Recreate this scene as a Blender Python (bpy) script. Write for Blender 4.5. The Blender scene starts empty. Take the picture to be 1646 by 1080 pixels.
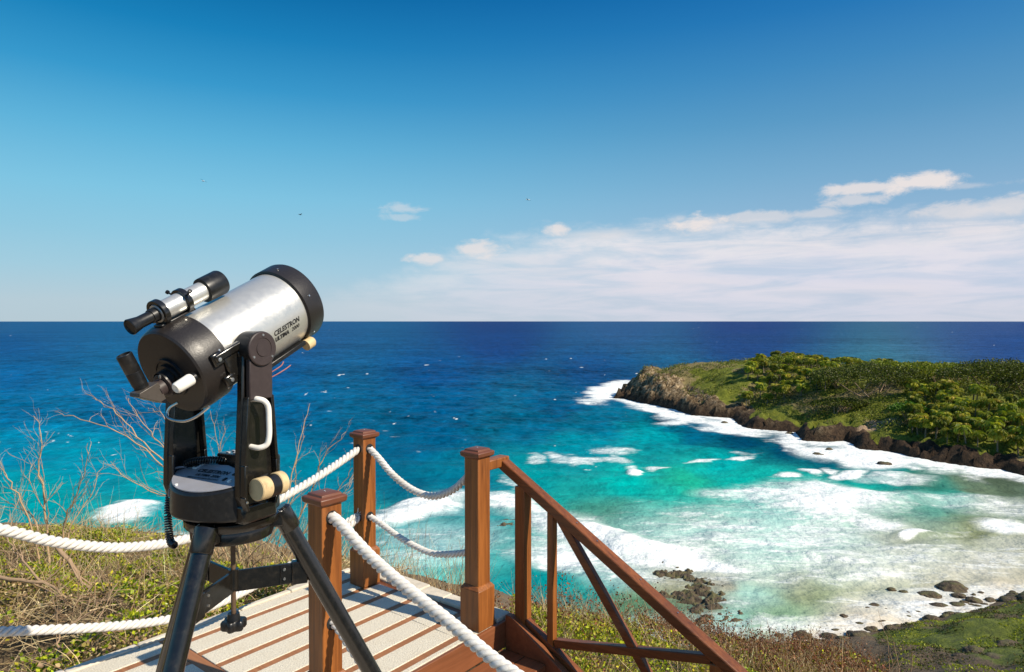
import bpy, math, random
import numpy as np
from mathutils import Vector, Matrix
random.seed(11)
R=math.radians
col=bpy.context.scene.collection
scene=bpy.context.scene
F=1070.0; CX,CY=823.0,540.0; EYE=Vector((0,0,1.63)); PITCH=math.atan(24/F)
SEA=-23.37

# ---------------------------------------------------------------- surveying helpers (design camera -> world)
def ray(px,py):
    d=Vector(((px-CX)/F,1.0,(CY-py)/F)); c,s=math.cos(PITCH),math.sin(PITCH)
    return Vector((d.x,d.y*c+d.z*s,-d.y*s+d.z*c))
def at(px,py,y):
    d=ray(px,py); return EYE+d*(y/d.y)
def ground(px,py,z=0.0):
    d=ray(px,py); return EYE+d*((z-EYE.z)/d.z)
def proj(x,y,z):
    x,y,z=[np.asarray(a,float) for a in (x,y,z)]
    z=z-EYE.z; c,s=math.cos(PITCH),math.sin(PITCH)
    yy=y*c-z*s; zz=y*s+z*c
    yy=np.maximum(yy,1e-3)
    return CX+F*x/yy, CY-F*zz/yy

# ---------------------------------------------------------------- numpy noise
def vhash(ix,iy,seed):
    h=(ix*374761393+iy*668265263+seed*1442695041)&0xffffffff
    h=((h^(h>>13))*1274126177)&0xffffffff
    h=(h^(h>>16))&0xffff
    return h/65535.0
def vnoise(x,y,seed=0):
    xi=np.floor(x).astype(np.int64); yi=np.floor(y).astype(np.int64)
    fx=x-xi; fy=y-yi; fx=fx*fx*(3-2*fx); fy=fy*fy*(3-2*fy)
    a=vhash(xi,yi,seed); b=vhash(xi+1,yi,seed); c=vhash(xi,yi+1,seed); d=vhash(xi+1,yi+1,seed)
    return (a*(1-fx)+b*fx)*(1-fy)+(c*(1-fx)+d*fx)*fy
def fbm(x,y,seed=0,oct=4,gain=.5):
    x=np.asarray(x,float); y=np.asarray(y,float)
    s=0;a=1;t=0
    for i in range(oct):
        s=s+a*vnoise(x*2**i+17.3*i,y*2**i-9.1*i,seed+i); t+=a; a*=gain
    return s/t
def sstep(a,b,x):
    t=np.clip((x-a)/(b-a),0,1); return t*t*(3-2*t)

# ---------------------------------------------------------------- object helpers
def tag(o,label=None,cat=None,group=None,kind=None):
    if label: o['label']=label
    if cat: o['category']=cat
    if group: o['group']=group
    if kind: o['kind']=kind
    return o
def empty(name,loc=(0,0,0),rz=0,**k):
    o=bpy.data.objects.new(name,None); o.empty_display_size=.1; col.objects.link(o)
    o.location=loc; o.rotation_euler=(0,0,rz); return tag(o,**k)
def mesh_np(name,V,Fc,mat,parent=None,smooth=True,sharp=None,attrs=None,kcols=None):
    """V (n,3) array; Fc (m,k) int array or list of tuples"""
    me=bpy.data.meshes.new(name)
    V=np.asarray(V,np.float32)
    if isinstance(Fc,np.ndarray):
        m,k=Fc.shape
        me.vertices.add(len(V)); me.vertices.foreach_set('co',V.ravel())
        me.loops.add(m*k); me.loops.foreach_set('vertex_index',Fc.astype(np.int32).ravel())
        me.polygons.add(m); me.polygons.foreach_set('loop_start',np.arange(0,m*k,k,dtype=np.int32))
        me.polygons.foreach_set('loop_total',np.full(m,k,np.int32))
        me.update(calc_edges=True)
    else:
        me.from_pydata(V.tolist(),[],Fc)
    me.polygons.foreach_set('use_smooth',np.full(len(me.polygons),smooth,bool))
    if sharp: me.set_sharp_from_angle(angle=R(sharp))
    for nm,arr in (attrs or {}).items():
        a=me.attributes.new(nm,'FLOAT','POINT'); a.data.foreach_set('value',np.asarray(arr,np.float32))
    for nm,arr in (kcols or {}).items():
        a=me.color_attributes.new(nm,'FLOAT_COLOR','POINT')
        c=np.ones((len(V),4),np.float32); c[:,:3]=arr; a.data.foreach_set('color',c.ravel())
    me.update()
    if mat: me.materials.append(mat)
    o=bpy.data.objects.new(name,me); col.objects.link(o)
    if parent: o.parent=parent
    return o
def frame(d):
    d=Vector(d).normalized(); up=Vector((0,0,1)) if abs(d.z)<.95 else Vector((0,1,0))
    a=d.cross(up).normalized(); b=a.cross(d).normalized(); return d,a,b
class MB:
    def __init__(s,M=None): s.v=[]; s.f=[]; s.M=M; s.chunks=[]
    def add(s,vs,fs,M=None):
        n=len(s.v)
        for p in vs:
            p=Vector(p)
            if M is not None: p=M@p
            if s.M is not None: p=s.M@p
            s.v.append(tuple(p))
        c0=len(s.f); s.f+= [tuple(i+n for i in f) for f in fs]; s.chunks.append((n,len(s.v),c0,len(s.f)))
        return s
    def box(s,lo,hi,M=None):
        x0,y0,z0=lo; x1,y1,z1=hi
        vs=[(x0,y0,z0),(x1,y0,z0),(x1,y1,z0),(x0,y1,z0),(x0,y0,z1),(x1,y0,z1),(x1,y1,z1),(x0,y1,z1)]
        return s.add(vs,[(0,3,2,1),(4,5,6,7),(0,1,5,4),(1,2,6,5),(2,3,7,6),(3,0,4,7)],M)
    def prism(s,pts,z0,z1,M=None,z1b=None):
        n=len(pts); vs=[(x,y,z0) for x,y in pts]+[(x,y,z1) for x,y in pts]
        fs=[tuple(range(n))[::-1],tuple(range(n,2*n))]+[(i,(i+1)%n,n+(i+1)%n,n+i) for i in range(n)]
        return s.add(vs,fs,M)
    def lathe(s,prof,p0,d,n=32,caps=True,M=None):
        """prof: list of (t along d, radius)"""
        d,a,b=frame(d); p0=Vector(p0); vs=[]; fs=[]
        for t,r in prof:
            for i in range(n):
                th=2*math.pi*i/n; vs.append(p0+d*t+(a*math.cos(th)+b*math.sin(th))*r)
        for j in range(len(prof)-1):
            for i in range(n):
                k=(i+1)%n; fs.append((j*n+i,j*n+k,(j+1)*n+k,(j+1)*n+i))
        if caps:
            fs.append(tuple(range(n))[::-1]); fs.append(tuple(range((len(prof)-1)*n,len(prof)*n)))
        return s.add(vs,fs,M)
    def cyl(s,p0,p1,r0,r1=None,n=24,M=None):
        p0=Vector(p0);p1=Vector(p1); L=(p1-p0).length
        return s.lathe([(0,r0),(L,r0 if r1 is None else r1)],p0,p1-p0,n,True,M)
    def tube(s,pts,r,n=8,M=None,closed_caps=True):
        pts=[Vector(p) for p in pts]; m=len(pts)
        rs=r if isinstance(r,(list,tuple)) else [r]*m
        vs=[];fs=[]; prev=None
        for i,p in enumerate(pts):
            d=(pts[min(i+1,m-1)]-pts[max(i-1,0)])
            if d.length<1e-9: d=Vector((0,0,1))
            d.normalize()
            if prev is None: _,a,b=frame(d)
            else:
                a=(prev-d*prev.dot(d)); a=a.normalized() if a.length>1e-6 else frame(d)[1]
                b=a.cross(d).normalized()
            prev=a
            for k in range(n):
                th=2*math.pi*k/n; vs.append(p+(a*math.cos(th)+b*math.sin(th))*rs[i])
        for j in range(m-1):
            for k in range(n):
                q=(k+1)%n; fs.append((j*n+k,j*n+q,(j+1)*n+q,(j+1)*n+k))
        if closed_caps and n>2:
            fs.append(tuple(range(n))[::-1]); fs.append(tuple(range((m-1)*n,m*n)))
        return s.add(vs,fs,M)
    def ball(s,c,r,n=10,M=None,sc=(1,1,1)):
        c=Vector(c); prof=[]
        vs=[];fs=[]; h=n//2
        for j in range(1,h):
            ph=math.pi*j/h
            for i in range(n):
                th=2*math.pi*i/n; vs.append(c+Vector((math.sin(ph)*math.cos(th)*r*sc[0],math.sin(ph)*math.sin(th)*r*sc[1],math.cos(ph)*r*sc[2])))
        t=len(vs); vs.append(c+Vector((0,0,r*sc[2]))); vs.append(c-Vector((0,0,r*sc[2])))
        for j in range(h-2):
            for i in range(n):
                k=(i+1)%n; fs.append((j*n+i,(j+1)*n+i,(j+1)*n+k,j*n+k))
        for i in range(n):
            k=(i+1)%n; fs.append((t,i,k)); fs.append((t+1,(h-2)*n+k,(h-2)*n+i))
        return s.add(vs,fs,M)
    def each(s,name,mat,parent,**k):
        ch=getattr(s,'ch',None); v,f=s.v,s.f; o=[]
        for (a,b,c,d) in s.chunks:
            q=MB(); q.v=v[a:b]; q.f=[tuple(i-a for i in t) for t in f[c:d]]; o.append(q.build(name,mat,parent,**k))
        return o
    def build(s,name,mat,parent=None,bevel=0,sharp=35,seg=2,**k):
        o=mesh_np(name,np.array(s.v) if s.v else np.zeros((0,3)),s.f,mat,parent,True,sharp)
        import bmesh
        bm=bmesh.new(); bm.from_mesh(o.data); bmesh.ops.recalc_face_normals(bm,faces=bm.faces); bm.to_mesh(o.data); bm.free()
        o.data.set_sharp_from_angle(angle=R(sharp))
        if bevel:
            m=o.modifiers.new('bevel','BEVEL'); m.width=bevel; m.segments=seg; m.limit_method='ANGLE'; m.angle_limit=R(40); m.harden_normals=False
        return tag(o,**k)

# ---------------------------------------------------------------- materials
def srgb(r,g,b):
    f=lambda c:(c/255/12.92 if c/255<=.04045 else ((c/255+.055)/1.055)**2.4)
    return (f(r),f(g),f(b))
class NT:
    def __init__(s,nt): s.nt=nt; s.n=nt.nodes; s.l=nt.links
    def node(s,t,**k):
        nd=s.n.new(t)
        for a,v in k.items():
            if a.startswith('i_'):
                key=a[2:]; key=int(key) if key.isdigit() else key.replace('_',' ')
                s.set(nd.inputs[key],v)
            else: setattr(nd,a,v)
        return nd
    def set(s,inp,v):
        if hasattr(v,'is_output') or isinstance(v,bpy.types.NodeSocket): s.l.new(v,inp)
        elif isinstance(v,bpy.types.Node): s.l.new(v.outputs[0],inp)
        else:
            if isinstance(v,(tuple,list)) and len(v)==3 and inp.type=='RGBA': v=(*v,1)
            inp.default_value=v
    def math(s,op,a,b=None,c=None,clamp=False):
        nd=s.n.new('ShaderNodeMath'); nd.operation=op; nd.use_clamp=clamp
        s.set(nd.inputs[0],a)
        if b is not None: s.set(nd.inputs[1],b)
        if c is not None: s.set(nd.inputs[2],c)
        return nd.outputs[0]
    def ss(s,x,a,b):
        nd=s.n.new('ShaderNodeMapRange'); nd.interpolation_type='SMOOTHSTEP'
        s.set(nd.inputs['Value'],x); s.set(nd.inputs['From Min'],a); s.set(nd.inputs['From Max'],b)
        return nd.outputs[0]
    def mix(s,f,a,b,blend='MIX'):
        nd=s.n.new('ShaderNodeMix'); nd.data_type='RGBA'; nd.blend_type=blend
        s.set(nd.inputs[0],f); s.set(nd.inputs[6],a); s.set(nd.inputs[7],b); return nd.outputs[2]
    def noise(s,scale,detail=4,rough=.55,vec=None,dist=0.,color=False):
        nd=s.n.new('ShaderNodeTexNoise'); nd.inputs['Scale'].default_value=scale; nd.inputs['Detail'].default_value=detail
        nd.inputs['Roughness'].default_value=rough; nd.inputs['Distortion'].default_value=dist
        if vec is not None: s.l.new(vec,nd.inputs['Vector'])
        return nd.outputs['Color' if color else 'Fac']
    def mapping(s,vec,scale=(1,1,1),rot=(0,0,0),loc=(0,0,0)):
        nd=s.n.new('ShaderNodeMapping'); s.l.new(vec,nd.inputs[0]); nd.inputs['Scale'].default_value=scale
        nd.inputs['Rotation'].default_value=rot; nd.inputs['Location'].default_value=loc; return nd.outputs[0]
    def ramp(s,f,stops):
        nd=s.n.new('ShaderNodeValToRGB'); s.set(nd.inputs[0],f); e=nd.color_ramp.elements
        while len(e)<len(stops): e.new(.5)
        for el,(p,c) in zip(e,stops):
            el.position=p; el.color=(*c,1) if isinstance(c,(tuple,list)) else (c,c,c,1)
        return nd.outputs[0]
    def bump(s,h,strength=.3,dist=.01,normal=None):
        nd=s.n.new('ShaderNodeBump'); s.set(nd.inputs['Height'],h); nd.inputs['Strength'].default_value=strength; nd.inputs['Distance'].default_value=dist
        if normal is not None: s.l.new(normal,nd.inputs['Normal'])
        return nd.outputs[0]
def newmat(name):
    m=bpy.data.materials.new(name); m.use_nodes=True
    t=NT(m.node_tree); p=t.n['Principled BSDF']; return m,t,p
def M_simple(name,c,rough=.5,metal=0.,spec=.5,var=.15,nscale=40,bump=.0,bdist=.001,dust=None,coat=0):
    m,t,p=newmat(name)
    tc=t.node('ShaderNodeTexCoord'); n=t.noise(nscale,5,.6,tc.outputs['Object'])
    n2=t.noise(nscale*.18,3,.5,tc.outputs['Object'])
    f=t.math('MULTIPLY_ADD',n,var*2,1-var); f=t.math('MULTIPLY',f,t.math('MULTIPLY_ADD',n2,var,1-var/2))
    c1=t.mix(1.0,c,f,'MULTIPLY')
    if dust:
        dm=t.ss(t.noise(nscale*.5,6,.7,tc.outputs['Object']),.5,.75); c1=t.mix(t.math('MULTIPLY',dm,dust[1]),c1,dust[0])
    t.set(p.inputs['Base Color'],c1)
    t.set(p.inputs['Roughness'],t.math('MULTIPLY_ADD',n,.25,rough-.12)); p.inputs['Metallic'].default_value=metal
    p.inputs['Specular IOR Level'].default_value=spec
    if coat: p.inputs['Coat Weight'].default_value=coat; p.inputs['Coat Roughness'].default_value=.15
    if bump: t.set(p.inputs['Normal'],t.bump(n,bump,bdist))
    return m
def M_wood(name,c1,c2,rough=.42,axis=2,scale=1.0):
    m,t,p=newmat(name); tc=t.node('ShaderNodeTexCoord'); sc=[9,9,9]; sc[axis]=.38
    v=t.mapping(tc.outputs['Object'],scale=tuple(s*scale for s in sc))
    w=t.noise(3.4,7,.68,v,.9); g=t.noise(17,3,.7,v,.3); big=t.noise(1.6,3,.5,tc.outputs['Object'])
    f=t.math('ADD',t.math('MULTIPLY',w,.75),t.math('MULTIPLY',g,.3))
    c=t.ramp(f,[(.3,c1),(.72,c2)]); c=t.mix(t.math('MULTIPLY',t.ss(big,.45,.75),.35),c,tuple(x*.55 for x in c1))
    t.set(p.inputs['Base Color'],c); t.set(p.inputs['Roughness'],t.math('MULTIPLY_ADD',g,.3,rough-.15))
    gw=t.ss(t.noise(2.3,5,.7,tc.outputs['Object']),.58,.78); c=t.mix(t.math('MULTIPLY',gw,.30),c,(.30,.22,.15)); t.set(p.inputs['Base Color'],c)
    t.set(p.inputs['Normal'],t.bump(f,.45,.003)); p.inputs['Specular IOR Level'].default_value=.45
    return m
MAT={}
MAT['wood']=M_wood('varnished_wood',(.085,.024,.007),(.38,.130,.028))
MAT['wood_x']=M_wood('varnished_wood_rail',(.065,.019,.007),(.29,.092,.023),axis=0)
MAT['cap']=M_simple('cap_wood',(.15,.052,.025),.42,var=.25,nscale=30,bump=.2)
MAT['black']=M_simple('black_paint',(.010,.0098,.010),.36,spec=.5,var=.35,nscale=90,bump=.12,bdist=.0006,dust=((.07,.06,.045),.22))
MAT['gloss_black']=M_simple('gloss_black_metal',(.010,.009,.0075),.20,spec=.8,var=.4,nscale=60,bump=.15,bdist=.0008,dust=((.07,.055,.035),.22))
MAT['crinkle']=M_simple('crinkle_black',(.020,.0165,.015),.38,spec=.5,var=.3,nscale=260,bump=.5,bdist=.0008)
MAT['plum']=M_simple('faded_black_plastic',(.045,.033,.032),.45,spec=.4,var=.2,nscale=80)
MAT['diag']=M_simple('brown_grey_metal',(.085,.072,.062),.38,metal=.2,var=.2,nscale=80)
MAT['silver']=M_simple('silver_paint',(.66,.65,.61),.33,metal=.62,spec=.6,var=.05,nscale=60,bump=.05,bdist=.0005)
MAT['panel']=M_simple('silver_panel',(.42,.42,.46),.4,metal=.3,var=.1,nscale=50,dust=((.3,.25,.18),.5))
MAT['chrome']=M_simple('bare_steel',(.7,.68,.64),.28,metal=.95,var=.1)
MAT['rust']=M_simple('rusty_rod',(.16,.10,.06),.55,metal=.4,var=.4,nscale=120,bump=.3)
MAT['cream']=M_simple('cream_plastic',(.8,.77,.7),.4,var=.06,nscale=60)
MAT['tan']=M_simple('worn_tan_tape',(.60,.45,.24),.55,var=.3,nscale=70,bump=.4,dust=((.25,.15,.07),.7))
MAT['ink']=M_simple('black_ink',(.012,.012,.012),.6,var=.05)
MAT['red']=M_simple('dull_red_wire',(.35,.12,.09),.5)
MAT['white']=M_simple('white_mark',(.8,.8,.78),.5)
MAT['button']=M_simple('grey_buttons',(.5,.5,.52),.5)
def mk_rope():
    m,t,p=newmat('white_rope'); tc=t.node('ShaderNodeTexCoord')
    n=t.noise(60,4,.6,tc.outputs['Object']); n2=t.noise(4,3,.5,tc.outputs['Object'])
    c=t.ramp(n,[(.3,(.58,.54,.48)),(.7,(.76,.74,.70))]); c=t.mix(t.math('MULTIPLY',t.ss(n2,.55,.8),.5),c,(.5,.44,.36))
    t.set(p.inputs['Base Color'],c); p.inputs['Roughness'].default_value=.7
    v=t.mapping(tc.outputs['Object'],scale=(1,1,1)); f=t.noise(420,2,.5,v)
    t.set(p.inputs['Normal'],t.bump(f,.4,.001)); return m
MAT['rope']=mk_rope()
def mk_tile():
    m,t,p=newmat('pebble_paving'); tc=t.node('ShaderNodeTexCoord'); v=tc.outputs['Object']
    n=t.noise(150,3,.7,v); n2=t.noise(14,5,.65,v); n3=t.noise(2.2,4,.6,v)
    vor=t.node('ShaderNodeTexVoronoi'); vor.inputs['Scale'].default_value=190; t.l.new(v,vor.inputs['Vector'])
    c=t.ramp(n,[(.3,(.42,.36,.27)),(.5,(.66,.60,.48)),(.7,(.82,.75,.60))])
    c=t.mix(t.math('MULTIPLY',t.ss(n2,.5,.75),.3),c,(.50,.41,.28)); c=t.mix(t.math('MULTIPLY',t.ss(n3,.5,.7),.3),c,(.58,.49,.34))
    t.set(p.inputs['Base Color'],c); p.inputs['Roughness'].default_value=.85
    h=t.math('ADD',n,t.math('MULTIPLY',vor.outputs['Distance'],-1.2)); t.set(p.inputs['Normal'],t.bump(h,.6,.003)); return m
MAT['tile']=mk_tile()
MAT['inlay']=M_wood('wood_inlay_strip',(.22,.085,.03),(.42,.18,.075),rough=.6,axis=0)
def mk_leaf(name):
    m,t,p=newmat(name); a=t.node('ShaderNodeAttribute',attribute_name='Col')
    t.set(p.inputs['Base Color'],a.outputs['Color']); p.inputs['Roughness'].default_value=.5; p.inputs['Specular IOR Level'].default_value=.3
    tr=t.node('ShaderNodeBsdfTranslucent'); t.set(tr.inputs['Color'],t.mix(1.,a.outputs['Color'],(1.2,1.25,.5),'MULTIPLY'))
    mx=t.node('ShaderNodeMixShader'); mx.inputs[0].default_value=.25; t.l.new(p.outputs[0],mx.inputs[1]); t.l.new(tr.outputs[0],mx.inputs[2])
    t.l.new(mx.outputs[0],t.n['Material Output'].inputs['Surface']); return m
MAT['leaf']=mk_leaf('leaf')
MAT['bark']=M_simple('dry_bark',(.33,.22,.13),.8,var=.35,nscale=25,bump=.6,bdist=.004)
MAT['bark_red']=M_simple('reddish_twig_bark',(.44,.29,.16),.75,var=.4,nscale=18,bump=.4,bdist=.002)
MAT['palm_bark']=M_simple('palm_bark',(.2,.16,.11),.85,var=.3,nscale=4)
def mk_rock(name,c1,c2,sc=1.,moss=.3):
    m,t,p=newmat(name); tc=t.node('ShaderNodeTexCoord'); g=t.node('ShaderNodeNewGeometry'); v=g.outputs['Position']
    n=t.noise(1.2*sc,8,.65,v,.4); n2=t.noise(6*sc,5,.65,v)
    c=t.ramp(n,[(.3,c1),(.7,c2)]); c=t.mix(t.ss(n2,.52,.75),c,tuple(x*1.8 for x in c2))
    sep=t.node('ShaderNodeSeparateXYZ'); t.l.new(g.outputs['Normal'],sep.inputs[0])
    mo=t.math('MULTIPLY',t.math('MULTIPLY',t.ss(sep.outputs[2],.5,.9),t.ss(n,.45,.6)),moss)
    c=t.mix(mo,c,(.09,.11,.02)); t.set(p.inputs['Base Color'],c); p.inputs['Roughness'].default_value=.8
    t.set(p.inputs['Normal'],t.bump(t.math('ADD',n,t.math('MULTIPLY',n2,.4)),.8,.3/sc)); return m
MAT['rock']=mk_rock('wet_brown_rock',(.035,.025,.015),(.13,.09,.05),1.,.5)
# ================================================================ camera, sun, sky
cam=bpy.data.cameras.new('camera'); cam.lens=F/1646*36; cam.sensor_width=36; cam.clip_start=.05; cam.clip_end=60000
co=bpy.data.objects.new('camera',cam); col.objects.link(co); co.location=EYE; co.rotation_euler=(R(90)-PITCH,0,0); scene.camera=co
U=Vector((math.cos(R(52)),math.sin(R(52)),0)); W=Vector((math.cos(R(-38)),math.sin(R(-38)),0))
L=(U*.2+W*1.0+Vector((0,0,.86))).normalized()
EL=math.asin(L.z); AZ=math.atan2(L.x,L.y)
sl=bpy.data.lights.new('sun','SUN'); sl.energy=5.0; sl.angle=R(.53); sl.color=(1,.90,.74)
so=bpy.data.objects.new('sun',sl); col.objects.link(so); so.rotation_euler=(-L).to_track_quat('-Z','Y').to_euler(); so.location=(20,-10,30)
wd=bpy.data.worlds.new('World'); scene.world=wd; wd.use_nodes=True
t=NT(wd.node_tree); bg=t.n['Background']
sky=t.node('ShaderNodeTexSky'); sky.sky_type='NISHITA'; sky.sun_disc=False; sky.sun_elevation=EL; sky.sun_rotation=AZ; sky.air_density=1.2; sky.dust_density=.4; sky.ozone_density=2.5
tc=t.node('ShaderNodeTexCoord'); sep=t.node('ShaderNodeSeparateXYZ'); t.l.new(tc.outputs['Generated'],sep.inputs[0])
az=t.math('ARCTAN2',sep.outputs[0],sep.outputs[1]); el=t.math('ARCSINE',sep.outputs[2])
def K(r,g,b): return tuple(v*10*.80 for v in srgb(r,g,b))
def skyramp(stops):   # stops by (photo row, colour) -> elevation ramp 0..0.5 rad
    s=[]
    for y,c in sorted(stops,key=lambda a:-a[0]):
        e=math.atan((516-y)/F)*1.0
        s.append((min(1,max(0,e/.55)),tuple(v/10 for v in K(*c))))
    r=t.ramp(t.math('DIVIDE',el,.55),s); return t.mix(1.,r,(10,10,10),'MULTIPLY')
left=skyramp([(516,(184,204,214)),(488,(184,206,217)),(440,(164,206,224)),(390,(146,202,226)),(330,(128,198,228)),(250,(96,180,220)),(170,(56,154,206)),(90,(26,130,188)),(10,(12,108,168))])
right=skyramp([(516,(176,196,216)),(450,(172,198,224)),(380,(150,186,216)),(300,(122,172,208)),(220,(92,154,198)),(140,(66,138,192)),(60,(40,120,184)),(0,(26,108,176))])
f_lr=t.ss(az,-.55,.6); base=t.mix(f_lr,left,right)
# keep the physical sky above the frame
base=t.mix(t.ss(el,.5,1.0),base,t.mix(1.,sky.outputs[0],(.8,1.,1.15),'MULTIPLY'))
cv=t.node('ShaderNodeCombineXYZ'); t.l.new(az,cv.inputs[0]); t.l.new(t.math('MULTIPLY',el,4.2),cv.inputs[1])
cn=t.noise(5.5,7,.62,cv.outputs[0],.3); cn2=t.noise(22,6,.65,cv.outputs[0],.2); cn3=t.noise(2.2,4,.5,t.mapping(cv.outputs[0],scale=(1,2.2,1)))
cw=t.node('ShaderNodeCombineXYZ'); t.l.new(az,cw.inputs[0]); t.l.new(t.math('MULTIPLY',el,2.),cw.inputs[1])
cn5=t.noise(19,8,.66,cw.outputs[0],.25)
def azp(px): return math.atan((px-CX)/F)
def elp(px,y): 
    d=ray(px,y); return math.asin(d.z/d.length)
edge=[(430,500),(500,482),(600,446),(700,414),(790,384),(900,368),(1050,360),(1250,352),(1400,346),(1500,340),(1646,330)]
A0,A1=-.45,.85
st=[((azp(px)-A0)/(A1-A0),elp(px,y)/.3) for px,y in edge]
topr=t.math('MULTIPLY',t.ramp(t.math('DIVIDE',t.math('SUBTRACT',az,A0),A1-A0),[(0,-.06)]+[(a,b) for a,b in st]+[(1,st[-1][1])]),.3)
d=t.math('SUBTRACT',topr,el)
d=t.math('ADD',d,t.math('MULTIPLY',t.math('SUBTRACT',cn5,.5),.075)); d=t.math('ADD',d,t.math('MULTIPLY',t.math('SUBTRACT',cn,.5),.035))
bank=t.ss(d,-.014,.036); leftfade=t.ss(az,-.50,.22)
streak=t.ss(t.noise(7,6,.6,t.mapping(cv.outputs[0],scale=(.9,1.7,1)),.5),.30,.62)
bank=t.math('MULTIPLY',t.math('MULTIPLY',bank,leftfade),t.math('MULTIPLY_ADD',streak,.46,.34))
lowfade=t.ss(el,.0,.055); bank=t.math('MULTIPLY',bank,t.math('MULTIPLY_ADD',lowfade,.25,.75))
ccol=t.mix(t.ss(d,.0,.09),(9.*.86,8.7*.82,8.5*.82),(6.5,6.15,6.75)); ccol=t.mix(t.math('MULTIPLY',t.ss(cn3,.4,.7),.5),ccol,(7.0,6.3,6.3))
out=t.mix(bank,base,ccol)
def puff(px,py,rx,ry,k=1.,a=.9,seed=0):
    ea,ee=azp(px),elp(px,py); dx=t.math('DIVIDE',t.math('SUBTRACT',az,ea),rx/F); dy=t.math('DIVIDE',t.math('SUBTRACT',el,ee),ry/F)
    r=t.math('SQRT',t.math('ADD',t.math('MULTIPLY',dx,dx),t.math('MULTIPLY',dy,dy)))
    r=t.math('ADD',r,t.math('MULTIPLY',t.math('SUBTRACT',cn5,.5),3.4))
    return t.math('MULTIPLY',t.ss(r,1.25,.35),a)
pf=None
for q in [(1405,301,62,9,1,.8),(1468,294,58,13,1,.92),(1372,323,40,9,1,.55),(1126,358,50,14,1,.9),(772,402,38,14,1,.75),(895,368,20,10,1,.8),(690,416,34,9,1,.7),(650,335,42,8,1,.4),(650,349,30,6,1,.3),(1215,350,60,9,1,.55),(1310,343,50,8,1,.5),(1560,338,70,12,1,.6),(1568,298,40,5,1,.3),(1090,352,20,8,1,.4),(1610,332,40,12,1,.6),(975,378,60,10,1,.4)]:
    p_=puff(*q); pf=p_ if pf is None else t.math('MAXIMUM',pf,p_)
out=t.mix(pf,out,(7.0,6.4,6.2))
out=t.mix(t.ss(el,-.004,-.03),out,(.3,.7,1.0))
t.set(bg.inputs[0],out); bg.inputs[1].default_value=.1
vs=scene.view_settings; vs.view_transform='Standard'; vs.look='None'; vs.exposure=.30; vs.gamma=1; vs.use_curve_mapping=False
scene.cycles.max_bounces=6; scene.cycles.transparent_max_bounces=6

# ================================================================ headland shape
shore_px=[(985,640),(1000,641),(1030,648),(1056,652),(1080,658),(1114,668),(1150,671),(1176,673),(1186,682),(1204,690),(1250,693),(1279,695),(1289,709),(1329,711),(1359,710),(1380,721),(1434,727),(1481,739),(1523,745),(1569,752),(1611,755),(1646,766)]
near_shore=[tuple(ground(px,py,SEA))[:2] for px,py in shore_px]
poly=near_shore+[(96,96),(120,84),(170,70),(360,60),(360,300),(220,305),(130,292),(85,268),(50,243),(36,228)]
PA=np.array(poly); PB=np.roll(PA,-1,0)
def poly_sd(x,y):
    x=np.asarray(x,float); y=np.asarray(y,float); dmin=np.full(x.shape,1e9); ins=np.zeros(x.shape,bool)
    for (ax,ay),(bx,by) in zip(PA,PB):
        ex,ey=bx-ax,by-ay; tt=np.clip(((x-ax)*ex+(y-ay)*ey)/(ex*ex+ey*ey),0,1)
        dmin=np.minimum(dmin,np.hypot(x-ax-tt*ex,y-ay-tt*ey))
        c=((ay>y)!=(by>y)); 
        with np.errstate(divide='ignore',invalid='ignore'): xi=(bx-ax)*(y-ay)/(by-ay if by!=ay else 1e-9)+ax
        ins^=c&(x<xi)
    return np.where(ins,dmin,-dmin)
def head_h(x,y):
    x=np.asarray(x,float); y=np.asarray(y,float)
    sd=poly_sd(x,y); sdn=sd+(fbm(x/7,y/7,3,3)-.5)*5.0*sstep(-1,4,sd)
    hm=np.interp(x,[33,39,41.5,44,50,62,80,110,150,220],[1.8,2.6,5.5,9.4,10.4,11.9,11.4,9.4,8.0,8])
    cl=np.interp(x,[33,40,44,60,90,140],[1.6,2.0,2.8,1.9,1.9,1.8])
    d=np.maximum(sdn,0); h=cl*(1-np.exp(-d/1.6))
    ww=np.interp(x,[33,42,50,70,110],[6,7,20,34,36])
    h=h+(hm-cl)*sstep(2.,1.,0)*0+np.maximum(hm-cl,0)*sstep(1.5,1.5+ww,d)
    rocky=np.exp(-d/9.)*sstep(-.5,1.5,sd)
    tip=sstep(58,44,x)
    amp=rocky*2.0+.45+tip*1.5
    rid=np.abs(fbm(x/2.3+5,y/2.3,21,5,.68)-.5)*2; r2=np.abs(fbm(x/5.2,y/5.2,27,4,.6)-.5)*2
    h=h+((fbm(x/2.6,y/2.6,7,5,.7)-.5)*1.5+(.30-rid)*1.6+(.3-r2)*.8)*amp*sstep(0,1.6,d)
    st=np.exp(-((x-46)**2+(y-206)**2)/34.)*4.6*(fbm(x/1.3,y/1.3,9,4,.7)-.15)
    h=h+st
    return np.where(sd>-.5,h,-1.2+0*h)+SEA-.15,sd
xs=np.arange(28,262,.85); ys=np.concatenate([np.arange(60,250,.85),np.arange(250,312,2.)])
X,Y=np.meshgrid(xs,ys); Z,SD=head_h(X,Y)
Z=np.where(SD<-3,SEA-3,Z)
nx=len(xs); ny=len(ys)
def gridfaces(nx,ny):
    i=np.arange(nx-1); j=np.arange(ny-1); I,J=np.meshgrid(i,j); a=(J*nx+I).ravel()
    return np.stack([a,a+1,a+1+nx,a+nx],1)
hh=Z-SEA
slope=np.hypot(*np.gradient(Z,.85))
rockm=np.clip(sstep(np.where(X>56,5.5,9),np.where(X>56,2.,3.),SD+(fbm(X/5,Y/5,31,4)-.5)*np.where(X>56,8,13))+sstep(.75,1.3,slope)*.8+sstep(56,46,X+(fbm(X/6,Y/6,77,4)-.5)*18)*.75,0,1)
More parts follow.
